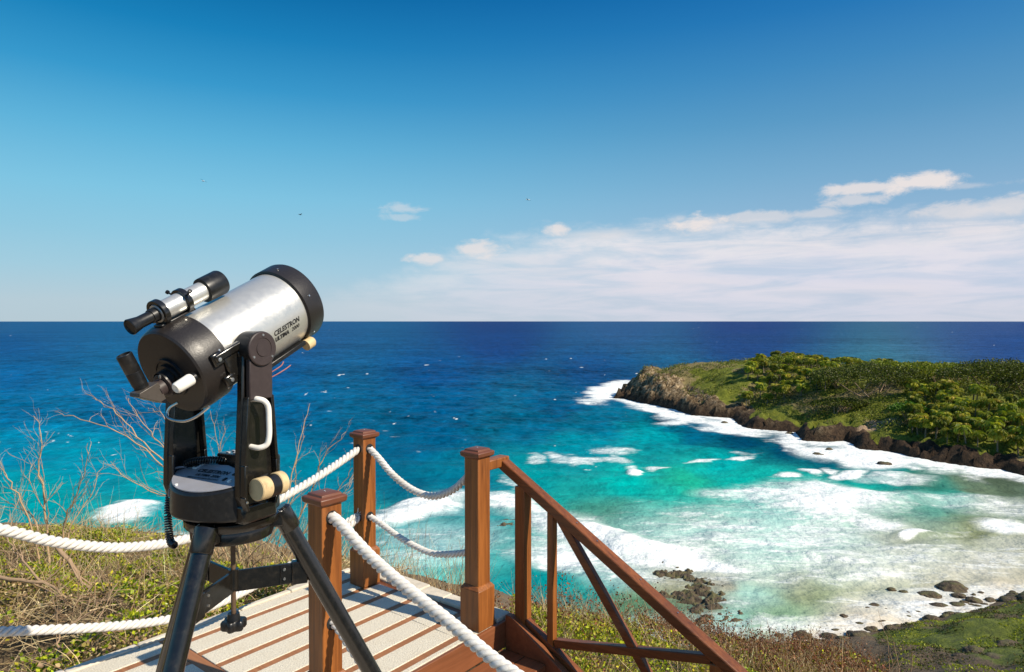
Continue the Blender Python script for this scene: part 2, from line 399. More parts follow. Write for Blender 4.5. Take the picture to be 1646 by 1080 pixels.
drym=np.clip(sstep(.45,.62,fbm(X/12,Y/12,5,4))*.6+sstep(70,48,X)*.5,0,1)
bare=np.exp(-(((X-at(1415,670,139).x)/6.5)**2+((Y-139)/5)**2)*1.2)*1.4*fbm(X/3,Y/3,8,3)
keep=gridfaces(nx,ny); kd=SD.ravel()
keep=keep[(kd[keep]>-4).any(1)]
m,t,p=newmat('headland_ground'); g=t.node('ShaderNodeNewGeometry'); v=g.outputs['Position']
ar=t.node('ShaderNodeAttribute',attribute_name='rock').outputs['Fac']; ad=t.node('ShaderNodeAttribute',attribute_name='dry').outputs['Fac']; ab=t.node('ShaderNodeAttribute',attribute_name='bare').outputs['Fac']
wet_shade=t.node('ShaderNodeAttribute',attribute_name='wet').outputs['Fac']  # wet rock at the waterline plus shade painted on the lower, right-hand cliffs
n=t.noise(.55,7,.65,v,.4); n2=t.noise(2.4,6,.7,v); n3=t.noise(.12,4,.6,v)
gr=t.ramp(n,[(.25,(.06,.075,.01)),(.5,(.15,.17,.016)),(.75,(.25,.25,.03))]); dry=t.ramp(n2,[(.3,(.15,.115,.045)),(.7,(.31,.25,.11))])
n4=t.noise(1.1,8,.72,v,.6); rk=t.ramp(n4,[(.34,(.030,.019,.010)),(.47,(.16,.105,.05)),(.62,(.48,.37,.23))]); wet=t.ramp(n4,[(.35,(.010,.007,.005)),(.65,(.085,.05,.026))])  # darkest ramp serves both sea-wet rock and the painted cliff shade
c=t.mix(t.ss(t.math('ADD',ad,t.math('MULTIPLY',t.math('SUBTRACT',n,.5),1.2)),.35,.65),gr,dry)
c=t.mix(t.ss(t.math('ADD',ar,t.math('MULTIPLY',t.math('SUBTRACT',n2,.5),.8)),.35,.6),c,t.mix(wet_shade,rk,wet)); c=t.mix(t.ss(ab,.3,.6),c,(.46,.31,.19))
t.set(p.inputs['Base Color'],c); p.inputs['Roughness'].default_value=.9; p.inputs['Specular IOR Level'].default_value=.25
t.set(p.inputs['Normal'],t.bump(t.math('ADD',n,n2),1.,.5)); MAT['headland']=m
tag(mesh_np('headland_terrain',np.stack([X.ravel(),Y.ravel(),Z.ravel()],1),keep,m,attrs={'rock':rockm.ravel(),'dry':drym.ravel(),'bare':bare.ravel(),'wet':np.clip(sstep(5.0,1.4,hh+(fbm(X/3,Y/3,44,3)-.5)*2.5)+sstep(58,86,X)*.6,0,1).ravel()}),kind='structure')  # last attribute: low wet band, then shade put into the colour towards the right

# ================================================================ own hillside
MAT['soil']=M_simple('dry_soil',(.16,.11,.06),.95,var=.5,nscale=9,bump=.8,bdist=.03)
def shore_y(x): return np.interp(x,[-60,5,15,21,24.4,29,33.9,39.3,45.8,60,80,110],[42,45,48.5,51,51.8,53.2,55.2,57,59.8,67,78,95])
def hill(x,y):
    x=np.asarray(x,float); y=np.asarray(y,float)
    lip=np.interp(x,[-8,-4,-2,-1,0,2,6],[7.6,6.6,5.6,5.0,4.7,4.3,3.8])
    g=.20*np.clip(x+.4,0,8)+.35*np.clip(x-.53*y,0,5)
    tt=y-lip; drop=.30*np.clip(tt,0,4)+1.25*np.clip(tt-4,0,9)
    z=-.52-g-drop-.04*np.clip(y-3,0,5)
    sdist=shore_y(x)-y
    z2=SEA+.33*sdist+(fbm(x/6,y/6,12,4)-.5)*2.4*sstep(0,6,sdist)+ (fbm(x/1.6,y/1.6,13,4)-.5)*.9*sstep(-1,3,sdist)
    k=sstep(14,24,y); zz=np.where(y>12,np.maximum(z,z2-200*(1-k)),z)
    zz=z*(1-k)+z2*k
    zz=zz+(fbm(x/.8,y/.8,2,3)-.5)*.16*sstep(2,6,y)
    return zz
for nm_,x0,x1,y0,y1,s_ in (('hillside_terrain',-24,24,-6,17,.25),('shore_slope_terrain',-50,95,17,90,.5)):
    xs=np.arange(x0,x1+s_/2,s_); ys=np.arange(y0,y1+s_/2,s_); X,Y=np.meshgrid(xs,ys); Z=hill(X,Y)
    if nm_=='hillside_terrain':
        Z=Z-0.0
    sdist=shore_y(X)-Y
    kp=gridfaces(len(xs),len(ys)); kp=kp[(sdist.ravel()[kp]>-4).any(1)]
    rm=np.clip(sstep(30,26,X)*sstep(16,22,Y)*1.0+sstep(2.2,.3,sdist+(fbm(X/3,Y/3,15,3)-.5)*4)+sstep(.56,.66,fbm(X/4,Y/4,16,4))*.55,0,1)
    if 'g2' not in MAT:
        m,t,p=newmat('shore_grass_ground'); g=t.node('ShaderNodeNewGeometry'); v=g.outputs['Position']
        ar=t.node('ShaderNodeAttribute',attribute_name='rock').outputs['Fac']
        n=t.noise(.9,7,.65,v,.4); n2=t.noise(5,6,.7,v)
        gr=t.ramp(t.math('ADD',t.math('MULTIPLY',n,.6),t.math('MULTIPLY',n2,.4)),[(.32,(.035,.045,.007)),(.5,(.12,.15,.012)),(.68,(.26,.28,.025))])
        rk=t.ramp(n2,[(.25,(.035,.025,.015)),(.7,(.20,.14,.08))])
        t.set(p.inputs['Base Color'],t.mix(t.ss(t.math('ADD',ar,t.math('MULTIPLY',t.math('SUBTRACT',n2,.5),.7)),.4,.6),gr,rk)); p.inputs['Roughness'].default_value=.9
        t.set(p.inputs['Normal'],t.bump(t.math('ADD',n,n2),1.,.25)); MAT['g2']=m
    tag(mesh_np(nm_,np.stack([X.ravel(),Y.ravel(),Z.ravel()],1),kp,MAT['g2'] if s_>.3 else MAT['soil'],attrs={'rock':rm.ravel()}),kind='structure')

# ================================================================ sea
na=1150; ang=np.linspace(R(-56),R(56),na)
inv=np.concatenate([np.linspace(1/38.,1/400.,560),np.linspace(1/400.,1/3000.,60)[1:],1/np.array([4500,8000,15000,30000,55000.])])
rad=1/inv; nr=len(rad)
A_,R_=np.meshgrid(ang,rad); X=np.sin(A_)*R_; Y=np.cos(A_)*R_
PX,PY=proj(X,Y,np.full_like(X,SEA))
wx=(fbm(X/9,Y/9,51,4)-.5); wy=(fbm(X/9+30,Y/9,52,4)-.5); sc=np.clip((PY-516)/250,0.02,1)
QX=PX+wx*90*sc; QY=PY+wy*26*sc
samples=[(0,517,(40,100,150)),(500,517,(34,90,142)),(1000,517,(40,88,140)),(1646,517,(70,95,142)),(0,518,(22,82,135)),(400,518,(16,68,128)),(800,518,(14,58,120)),(1200,519,(22,60,124)),(1646,520,(36,66,132)),(0,550,(8,84,142)),(400,550,(8,74,138)),(800,550,(8,64,128)),(1200,552,(18,66,126)),(1640,552,(34,74,136)),(0,600,(2,98,155)),(400,600,(5,90,150)),(700,600,(4,82,142)),(950,595,(8,78,135)),(1000,620,(6,80,130)),  # first row, at the horizon, is paler: haze painted into the water colour
(0,660,(0,112,162)),(200,660,(0,108,160)),(450,660,(0,104,155)),(700,650,(0,92,140)),(900,655,(2,92,136)),(0,720,(0,122,160)),(150,740,(0,136,166)),(330,730,(0,122,160)),(60,800,(0,146,158)),(250,800,(0,150,165)),(200,850,(40,160,152)),(330,850,(20,150,160)),(500,760,(0,122,150)),(550,700,(0,104,146)),(660,720,(4,98,138)),(640,780,(4,104,134)),(720,760,(2,112,142)),(700,690,(0,96,140)),
(850,690,(0,108,146)),(960,680,(2,108,140)),(1080,660,(4,88,126)),(1120,690,(0,100,132)),(1180,710,(0,78,112)),(1260,722,(0,76,106)),(1330,735,(2,96,120)),(1420,757,(6,130,138)),(1050,700,(0,146,160)),(930,715,(0,128,150)),(850,760,(0,140,150)),(1000,775,(0,168,166)),(1150,745,(0,160,166)),(1200,775,(6,166,160)),(1120,770,(28,172,146)),(1300,780,(10,168,160)),(1400,780,(14,160,150)),(1480,770,(50,120,108)),(1560,785,(95,118,98)),(1620,775,(100,104,84)),(1500,800,(40,150,140)),(1640,810,(110,135,118)),
(900,800,(20,152,150)),(960,828,(60,140,128)),(1080,800,(20,172,162)),(1100,830,(70,168,158)),(1230,810,(40,176,166)),(1300,800,(30,160,150)),(600,850,(20,140,150)),(680,870,(60,150,158)),(650,910,(80,184,184)),(700,930,(90,196,192)),(800,960,(10,136,146)),(870,945,(0,140,146)),(960,940,(20,152,150)),(1020,970,(84,130,104)),(1080,1010,(110,150,130)),(1135,990,(116,104,70)),(1085,945,(120,128,98)),(1165,950,(120,120,90)),(1150,1000,(96,186,172)),(1200,960,(120,184,172)),(1300,950,(132,150,118)),(1270,1000,(126,168,140)),
(1380,900,(150,178,160)),(1450,870,(118,138,108)),(1560,860,(124,138,104)),(1640,890,(150,158,130)),(1450,940,(160,172,148)),(1560,930,(156,160,136)),(1500,985,(196,186,164)),(1400,1010,(186,172,138)),(1330,1030,(176,160,124)),(1600,960,(190,184,166)),(1330,870,(120,180,166)),(1250,880,(110,190,178))]
num=np.zeros(X.shape+(3,)); den=np.zeros(X.shape)
for px,py,c in samples:
    w=1/(((QX-px)/1.9)**2+(QY-py)**2+60*sc)**1.7; num+=w[...,None]*np.array(srgb(*c))*(np.array([.50,.68,.68])*(1.0 if py<700 else 1.0) if (py<700 or srgb(*c)[1]<.16) else np.array([.98,.88,.82])); den+=w
WC=num/den[...,None]
HSD=poly_sd(X,Y)
def ell(px,py,rx,ry,s=1.,rot=0,soft=.6):
    c_,s_=math.cos(R(rot)),math.sin(R(rot)); dx=QX-px; dy=QY-py
    a=(dx*c_+dy*s_)/rx; b=(-dx*s_+dy*c_)/ry; r=np.sqrt(a*a+b*b); return s*sstep(1+soft,1-soft,r)
FO=np.zeros(X.shape)
sh=sstep(-7.5,-.5,HSD+(fbm(X/6,Y/6,61,3)-.5)*5)*np.where(Y>80,1,0)
FO=np.maximum(FO,sh*1.05); MK=FO*.7
shn=shore_y(X)-Y
FO=np.maximum(FO,.62*sstep(-9,-.5,shn+(fbm(X/5,Y/5,62,3)-.5)*6)*(X>18))
for q in [(203,824,52,15,1.0,-3,.6),(290,856,60,6,.45),(330,870,90,10,.4),(685,822,92,17,1.0,-12,.65),(640,836,60,8,.9),(700,870,120,30,.5),(660,900,110,26,.52),(805,772,22,14,.62),(845,815,60,20,.95,12),(905,838,60,16,.9,14),(800,800,60,10,.6),
 (960,872,150,34,1.0,16,.7),(1080,900,150,24,1.0,8,.55),(890,895,90,28,.85),(1010,925,70,16,.75,10),(1330,808,112,34,1.0,4,.75),(1230,800,100,16,.8,4),(1400,835,80,16,.8,14),(1240,860,270,56,.70,0,.8),(1180,900,220,60,.66,0,.8),(1000,910,120,40,.72,6,.8),(1480,850,70,10,.3),(1468,858,30,7,1.1,-8),(1560,812,150,18,.62,4,.7),(1630,846,70,12,1.05,4),(1610,875,80,22,.55),(1400,900,220,44,.68,0,.8),(1560,905,160,36,.6,0,.8),(1500,965,180,30,.72,-6,.7),(1400,1000,120,30,.62,-8,.7),(1120,1020,130,34,.62,0,.8),(1180,960,90,40,.45),
 (866,736,26,6,.62),(912,737,20,6,.66,8),(940,741,24,6,.7,4),(975,742,24,6,.7),(990,735,14,5,.66),(1000,727,40,5,.7,4),(1014,756,17,5,1.1,0,.6),(1062,750,26,3,.9),(1125,742,22,3,.9,-4),(1178,738,26,4,.95,-8),(1190,730,30,3,.6),(1245,763,20,4,1.0),(1300,757,22,5,1.1),(1372,758,32,6,1.1,-4),(1335,752,18,5,.8),(1450,765,60,6,.7,4),(1500,752,80,8,.8,8),
 (985,628,42,14,1.15,-14,.5),(955,644,34,6,.8),(1080,664,60,9,1.1,10),(1180,686,70,10,1.05,8),(1100,678,40,5,.9),(1390,734,70,15,1.1,8,.5),(1330,728,60,12,1.0,4),(1270,718,40,9,.9,10),(1490,750,60,10,1.,10),(1590,762,70,9,1.1,6),
 (519,629,3.85,1.1,1.1),(652,679,2.75,1.75,1.2),(739,671,2.75,1,1.2),(683,586,3.3,1,1),(547,603,3.3,0.8,1),(588,603,3.3,0.8,1),(877,577,2.75,0.8,1),(918,577,2.2,0.8,1),(935,590,2.75,0.8,1),(971,602,2.2,1,1),(630,696,6.6,0.9,0.9),(827,634,3.85,0.8,0.9),(1026,600,2.75,1,1),(1100,590,3.3,0.75,1),(1014,626,4.95,1.5,1)]:
    e_=ell(*q); FO=np.maximum(FO,e_); MK=np.maximum(MK,e_) if q[2]>=58 else MK
rs=np.random.RandomState(5)
for i in range(240):
    py=526+230*rs.rand()**1.6; px=rs.rand()*(1646 if py<570 else 1000); k=(py-516)/120
    FO=np.maximum(FO,ell(px,py,(1.0+1.6*rs.rand()**2)*(.6+k),(.40+.25*rs.rand())*(.5+k*.35),.35+.45*rs.rand()))
# swell: crests run roughly parallel to the beach, small height, fading with distance
far=np.clip(300/R_,0,1)
sw=np.sin((X*.10+Y*.42)+3*wx)*.16+(fbm(X/5,Y/2.6,71,4)-.5)*.75+(fbm(X/1.6,Y/.9,72,3)-.5)*.22*sstep(170,60,R_)
brk=np.clip(ell(1330,806,112,24,1)+ell(685,820,92,12,1,-12)+ell(203,820,52,9,1)+ell(1014,755,18,5,.6)+ell(960,866,150,20,.8,16)+ell(1468,857,30,6,.6),0,1.3)
calm=sstep(-1,-14,np.minimum(0,HSD))*.6+.4
ZZ=SEA+sw*calm*np.clip(R_/60,0,1)*np.clip(2500/R_,0,1)*(1-.5*sstep(-14,-2,-np.abs(shn)))+brk*.75+FO*.10*fbm(X/.7,Y/.7,81,3)
V=np.stack([X.ravel(),Y.ravel(),ZZ.ravel()],1)
m,t,p=newmat('sea_water'); g=t.node('ShaderNodeNewGeometry'); v=g.outputs['Position']
am=t.node('ShaderNodeAttribute',attribute_name='milk').outputs['Fac']; ac=t.node('ShaderNodeAttribute',attribute_name='Col').outputs['Color']; af=t.node('ShaderNodeAttribute',attribute_name='foam').outputs['Fac']
v1=t.mapping(v,scale=(.42,1.2,1),rot=(0,0,R(-14)))
n=t.noise(.34,7,.62,v1,.9); nb=t.noise(1.9,5,.66,t.mapping(v,scale=(.5,1.1,1)),.6)
lace=t.math('ABSOLUTE',t.math('SUBTRACT',t.noise(.62,6,.6,v1,1.4),.5)); lace=t.math('MULTIPLY',lace,3.)
nn=t.math('ADD',t.math('MULTIPLY',n,.75),t.math('MULTIPLY',nb,.25)); nn=t.math('SUBTRACT',nn,t.math('MULTIPLY',lace,.22))
fv=t.math('ADD',af,t.math('MULTIPLY',t.math('SUBTRACT',nn,.42),1.55))
foam=t.math('MULTIPLY',t.ss(fv,.32,1.10),t.ss(af,.02,.2))
foam=t.math('MAXIMUM',foam,t.math('MULTIPLY',t.ss(am,.12,1.0),.62))
wn=t.noise(.05,6,.68,t.mapping(v,scale=(1.5,.9,1)),.5); wn2=t.noise(.6,5,.65,t.mapping(v,scale=(.8,1.2,1),rot=(0,0,R(-10))))
wn4=t.noise(.17,6,.72,t.mapping(v,scale=(1.7,1.0,1),rot=(0,0,R(8))),.4)
wn3=t.noise(.011,6,.62,t.mapping(v,scale=(.3,1.5,1)))
k=t.math('ADD',t.math('MULTIPLY',wn,.9),t.math('MULTIPLY',wn2,.8)); k=t.math('ADD',k,t.math('MULTIPLY',wn3,.6)); k=t.math('ADD',k,t.math('MULTIPLY',wn4,1.1)); k=t.math('MULTIPLY_ADD',k,1.9,-2.2)
k=t.math('MAXIMUM',k,.25)
sha=t.node('ShaderNodeAttribute',attribute_name='shal').outputs['Fac']
sm=t.math('MULTIPLY_ADD',t.noise(.22,4,.55,t.mapping(v,scale=(.5,1.3,1),rot=(0,0,R(-12))),.8),1.0,.5)
k=t.math('ADD',t.math('MULTIPLY',k,t.math('SUBTRACT',1.,t.math('MULTIPLY',sha,.82))),t.math('MULTIPLY',sm,t.math('MULTIPLY',sha,.82)))
wc=t.mix(1.,ac,k,'MULTIPLY')
c=t.mix(foam,wc,t.mix(t.ss(nb,.3,.7),(.72,.76,.75),(.86,.87,.84)))
t.set(p.inputs['Base Color'],c); t.set(p.inputs['Roughness'],t.math('MULTIPLY_ADD',foam,.45,.30)); p.inputs['IOR'].default_value=1.33; p.inputs['Specular IOR Level'].default_value=0.
h1=t.noise(.9,5,.65,t.mapping(v,scale=(.5,1.3,1),rot=(0,0,R(-8)))); h2=t.noise(.16,5,.6,t.mapping(v,scale=(1.1,1.1,1),rot=(0,0,R(6))))
b1=t.bump(t.math('ADD',h1,t.math('MULTIPLY',foam,.8)),.55,.16); b2=t.bump(h2,.8,1.5,b1); t.set(p.inputs['Normal'],b2)
p2=t.node('ShaderNodeBsdfPrincipled'); p2.inputs['Specular IOR Level'].default_value=.006
for nm_ in ('Base Color','Roughness','Normal'): t.l.new(p.inputs[nm_].links[0].from_socket,p2.inputs[nm_])
ms=t.node('ShaderNodeMixShader'); ms.inputs[0].default_value=.33; t.l.new(p.outputs[0],ms.inputs[1]); t.l.new(p2.outputs[0],ms.inputs[2]); t.l.new(ms.outputs[0],t.n['Material Output'].inputs['Surface']); MAT['sea']=m
tag(mesh_np('sea_water',V,gridfaces(na,nr),m,attrs={'foam':FO.ravel(),'milk':MK.ravel(),'shal':sstep(670,770,PY).ravel()},kcols={'Col':WC.reshape(-1,3)}),kind='structure')
del V,num,den,QX,QY,WC,FO
# ================================================================ deck (landing + terrace)
C0=Vector((-.185,3.53,0)); A0_=Vector((-.77,2.72,0)); B0=Vector((-.915,4.11,0)); ANG=R(-38)
def dk(a,b,z=0.): return C0+U*a+W*b+Vector((0,0,z))
DM=Matrix.Translation(C0)@Matrix.Rotation(R(-38),4,'Z')     # local x = W, local y = U (a)
deck=empty('deck',C0,ANG,kind='structure')
g_=.176; ph=-1.051
k0=-1.165; strips=[]
b=ph
while b>k0: b-=g_
b+=g_
while b<.03: strips.append(b); b+=g_
slab=MB(); edges=[k0]+[q for s in strips for q in (s-.022,s+.022)]+[.058]
for i in range(0,len(edges),2):
    lo,hi=edges[i],edges[i+1]
    if hi-lo<.01: continue
    a=-1.07
    segs=[]
    while a<.05:
        a2=min(a+.9,.055); segs.append((a,a2)); a=a2
    for a1,a2 in segs:
        if a2-a1>.02: slab.box((lo,a1+.0012,-.06),(hi,a2-.0012,0))
slab.build('paving_slab',MAT['tile'],deck,bevel=.003)
st_=MB()
for s in strips: st_.box((s-.0215,-1.07,-.06),(s+.0215,.052,-.0035))
st_.build('wood_inlay',MAT['inlay'],deck,bevel=.002)
tb=MB(); 
xx=-1.165
while xx<1.9:
    tb.box((xx+.0015,-3.4,-.06),(xx+.13,-1.135,0)); xx+=g_
tb.build('terrace_slab',MAT['tile'],deck,bevel=.003)
ti=MB(); xx=-1.165+.13
while xx<1.9: ti.box((xx+.001,-3.4,-.06),(xx+.046,-1.135,-.0035)); xx+=g_
ti.box((-1.165,-1.133,-.06),(1.88,-1.072,-.003))
ti.build('terrace_inlay',MAT['inlay'],deck,bevel=.002)
bd=MB(); bd.box((-1.165,.057,-.06),(.058,.098,-.006)); bd.build('border_board',MAT['wood_x'],deck,bevel=.002)
kb=MB(); rs=random.Random(4)
a=-1.20
while a<.03:
    w=.16+.12*rs.random(); b1=min(a+w,.058); kb.box((a+.002,.100,-.12),(b1-.002,.205+.012*rs.random(),.008+.010*rs.random())); a=b1
a=.23
while a>-3.2:
    w=.18+.16*rs.random(); kb.box((-1.205-.03*rs.random(),a-w+.003,-.3),(-1.168,a-.001 if a<.1 else .098,.004+.010*rs.random())); a-=w
    if a>.1: pass
kb.build('stone_kerb',M_simple('pale_stone',(.60,.53,.42),.9,var=.35,nscale=12,bump=.8,bdist=.01),deck,bevel=.008)
un=MB(); un.box((-1.15,-3.35,-.5),(.05,.09,-.062)); un.box((.051,-3.35,-.5),(1.88,-1.14,-.062)); un.build('deck_base',MAT['rock'],deck)

# ================================================================ posts
def shaft_w(): return .0485
def make_post(name,x,y,h,label,plinth=.235,group='timber posts carrying the white ropes',cat='fence post',z0=0.0,cm='cap'):
    r=empty(name,(x,y,z0),ANG,label=label,cat=cat,group=group)
    s=MB(); w=.0485; s.box((-w,-w,0),(w,w,h-.045)); s.build('shaft',MAT['wood'],r,bevel=.004)
    if plinth:
        q=MB(); a=.066; hh=plinth
        q.prism([(-a,-a),(a,-a),(a,a),(-a,a)],0,hh-.02)
        top=MB
        vs=[(-a,-a,hh-.02),(a,-a,hh-.02),(a,a,hh-.02),(-a,a,hh-.02)]; b_=.0505
        vs+=[(-b_,-b_,hh),(b_,-b_,hh),(b_,b_,hh),(-b_,b_,hh)]
        q.add(vs,[(0,1,5,4),(1,2,6,5),(2,3,7,6),(3,0,4,7),(4,5,6,7)])
        q.build('plinth',MAT['wood'],r,bevel=.005)
    c=MB()
    def ring(lv):
        vs=[];fs=[]
        for a,z in lv: vs+=[(-a,-a,z),(a,-a,z),(a,a,z),(-a,a,z)]
        for i in range(len(lv)-1):
            for k in range(4): fs.append((i*4+k,i*4+(k+1)%4,i*4+4+(k+1)%4,i*4+4+k))
        fs.append((3,2,1,0)); n=(len(lv)-1)*4; fs.append((n,n+1,n+2,n+3)); c.add(vs,fs)
    ring([(.050,h-.048),(.064,h-.038),(.066,h-.018),(.060,h-.013),(.051,h-.012),(.047,h-.002),(.030,h+.003)])
    c.build('cap',MAT[cm],r,bevel=.0025)
    sc=MB(); sc.lathe([(0,.004),(.002,.0035)],(.0,0,h+.0028),(0,0,1),10); sc.each('screw',MAT['chrome'],c and r)
    return r
def holes(r,specs):
    b=MB()
    for (fx,fy,z) in specs:
        d=Vector((fx,fy,0)); b.lathe([(0,.030),(.0018,.029)],Vector((0,0,z))+d*.0487,d,20)
    b.each('rope_hole',MAT['ink'],r)
pB=make_post('timber_post',B0.x,B0.y,.955,'far corner timber post at the seaward end of the landing, ropes leaving on both sides')
pC=make_post('timber_post',C0.x,C0.y,.955,'timber post at the top of the stair where the wooden handrail starts')
pA=make_post('timber_post',A0_.x,A0_.y,.93,'nearest timber post, behind the telescope tripod leg, with the thick rope leaving downhill',plinth=.19)
holes(pA,[(1,0,.83),(1,0,.40)]); holes(pB,[(1,0,.845),(1,0,.425),(0,-1,.845),(0,-1,.425)]); holes(pC,[(-1,0,.82),(-1,0,.40)])
D0=B0-U*2.2
pD=make_post('timber_post',D0.x,D0.y,.955,'timber post on the left terrace edge holding the long sagging ropes')
E0=A0_+W*1.38
pE=make_post('timber_post',E0.x,E0.y,.98,'lower stair post where the downhill ropes end',plinth=0,z0=-.55)

# ================================================================ ropes
def rope_obj(name,pts,label,rad=.0215,pitch=.088,loose=0,group='white twisted ropes between the posts'):
    P=[Vector(p) for p in pts]
    # dense Catmull-Rom
    Q=[]; n=len(P)
    for i in range(n-1):
        p0=P[max(i-1,0)];p1=P[i];p2=P[i+1];p3=P[min(i+2,n-1)]
        for k in range(40):
            s=k/40; Q.append(.5*((2*p1)+(p2-p0)*s+(2*p0-5*p1+4*p2-p3)*s*s+(3*p1-p0-3*p2+p3)*s**3))
    Q.append(P[-1])
    # resample
    L_=[0]
    for i in range(1,len(Q)): L_.append(L_[-1]+(Q[i]-Q[i-1]).length)
    T=L_[-1]; m=int(T/.0055); S=[]; j=0
    for i in range(m+1):
        s=T*i/m
        while j<len(L_)-2 and L_[j+1]<s: j+=1
        f=(s-L_[j])/max(1e-9,L_[j+1]-L_[j]); S.append((s,Q[j].lerp(Q[j+1],f)))
    mb=MB()
    strands=[[],[],[]]
    for i,(s,p) in enumerate(S):
        d=S[min(i+1,m)][1]-S[max(i-1,0)][1]; d,a,b=frame(d)
        for k in range(3):
            th=2*math.pi*(s/pitch+k/3)*1.0; strands[k].append(p+(a*math.cos(th)+b*math.sin(th))*rad*.60)
    for k in range(3): mb.tube(strands[k],rad*.51,9)
    if loose:
        e=P[-1] if loose>0 else P[0]; q=P[-2] if loose>0 else P[1]; dd=(e-q).normalized(); rr=random.Random(3)
        for i in range(40):
            w=Vector((rr.uniform(-1,1),rr.uniform(-1,1),rr.uniform(-1,1)))*.5; mb.tube([e-dd*.015,e+(dd+w)*.02,e+(dd+w*1.6)*rr.uniform(.03,.05)],.0016,3)
    return mb.build(name,MAT['rope'],None,sharp=60,label=label,cat='rope',group=group)
def PW(base,dirv,b,z): v=base+dirv*b; return (v.x,v.y,z)
rope_obj('rope',[PW(B0,-U,b,z) for b,z in [(.05,.843),(.15,.80),(.35,.725),(.6,.648),(.85,.590),(1.12,.563),(1.4,.60),(1.65,.69),(1.84,.79),(2.02,.86),(2.15,.89)]],'upper white rope sagging across the left side behind the telescope to the far corner post')
rope_obj('rope',[PW(B0,-U,b,z) for b,z in [(.045,.422),(.15,.37),(.3,.31),(.5,.272),(.8,.205),(1.05,.185),(1.24,.205),(1.5,.27),(1.84,.377),(2.02,.43),(2.15,.46)]],'lower white rope on the left side crossing in front of the leafy slope',rad=.019)
BC=(C0-B0); BCn=BC.normalized(); bl=BC.length
rope_obj('rope',[tuple(B0+BCn*b+Vector((0,0,z))) for b,z in [(.05,.845),(.13,.80),(.25,.72),(.38,.665),(.5,.640),(.62,.645),(.75,.70),(.84,.77),(bl-.05,.815)]],'upper white rope hanging between the far corner post and the handrail post',rad=.0195)
rope_obj('rope',[tuple(B0+BCn*b+Vector((0,0,z))) for b,z in [(.05,.425),(.15,.40),(.3,.355),(.45,.325),(.6,.315),(.75,.345),(bl-.05,.385)]],'lower white rope hanging between the far corner post and the handrail post',rad=.0175)
rope_obj('rope',[PW(A0_,W,b,z) for b,z in [(.04,.835),(.10,.815),(.28,.725),(.48,.652),(.7,.585),(.92,.512),(1.15,.46),(1.335,.42)]],'thick white rope running down from the nearest post across the deck tiles',rad=.0225)
rope_obj('rope',[PW(A0_,W,b,z) for b,z in [(.045,.402),(.10,.375),(.25,.275),(.45,.17),(.7,.09),(1.,.02),(1.335,-.03)]],'lower white rope leaving the nearest post partly hidden by the black tripod leg',rad=.0165)
# frayed tail tucked at the far corner post
rope_obj('rope',[tuple(at(549,848,4.0)),tuple(at(558,838,4.02)),tuple(at(572,829,4.06))],'short frayed end of white rope tied at the far corner post',rad=.016,loose=1,group='frayed rope ends')
# ================================================================ stair and handrail
Q0=C0+U*.20
def sp(b,z,a=0.): v=Q0+W*b+U*a; return Vector((v.x,v.y,z))
hr=empty('stair_handrail',(Q0.x,Q0.y,0),ANG,label='reddish wooden handrail with crossed braces descending beside the stair',cat='handrail')
Ml=Matrix.Identity(4)
def bar(b0,z0,b1,z1,wu,hn,off=0.0,vertical=False,plumb=False):
    """bar in rail plane local coords x=b, y=a, z"""
    mb=MB(); d=Vector((b1-b0,0,z1-z0)); L_=d.length; d.normalize(); n=Vector((-d.z,0,d.x))
    p0=Vector((b0,off,z0)); p1=Vector((b1,off,z1)); y=Vector((0,1,0))
    vs=[]
    for p in (p0,p1):
        for sy,sn in ((-1,-1),(1,-1),(1,1),(-1,1)):
            q=p+y*(wu/2*sy)
            if plumb: q=q+Vector((0,0,1))*(hn/2*sn)/max(.2,abs(d.x))
            else: q=q+n*(hn/2*sn)
            vs.append(q)
    mb.add(vs,[(3,2,1,0),(4,5,6,7),(0,1,5,4),(1,2,6,5),(2,3,7,6),(3,0,4,7)]); return mb
S=-.572; zt=lambda b:.852+S*b    # centre line of the rail
bar(0,zt(0),2.1,zt(2.1),.068,.052,plumb=True).build('top_rail',MAT['wood_x'],hr,bevel=.007)
e=MB(); e.box((-.034,-.148,.826),(.034,.034,.880)); e.build('rail_return',MAT['wood'],hr,bevel=.006)
zl=lambda b:.005-.55*(b-.168)
for b,w,zb in ((.155,.066,-.02),(.346,.040,None),(1.246,.066,None)):
    z1=zt(b)-.026; z0=zl(b)-.0 if zb is None else zb
    if w>.06: z0=zl(b)-.25 if b>1 else -.02
    m_=MB(); m_.box((b-w/2,-w/2,z0),(b+w/2,w/2,z1)); m_.build('upright',MAT['wood'],hr,bevel=.004)
bar(.372,-.058,1.212,.122,.040,.042).build('cross_brace',MAT['wood_x'],hr,bevel=.004)
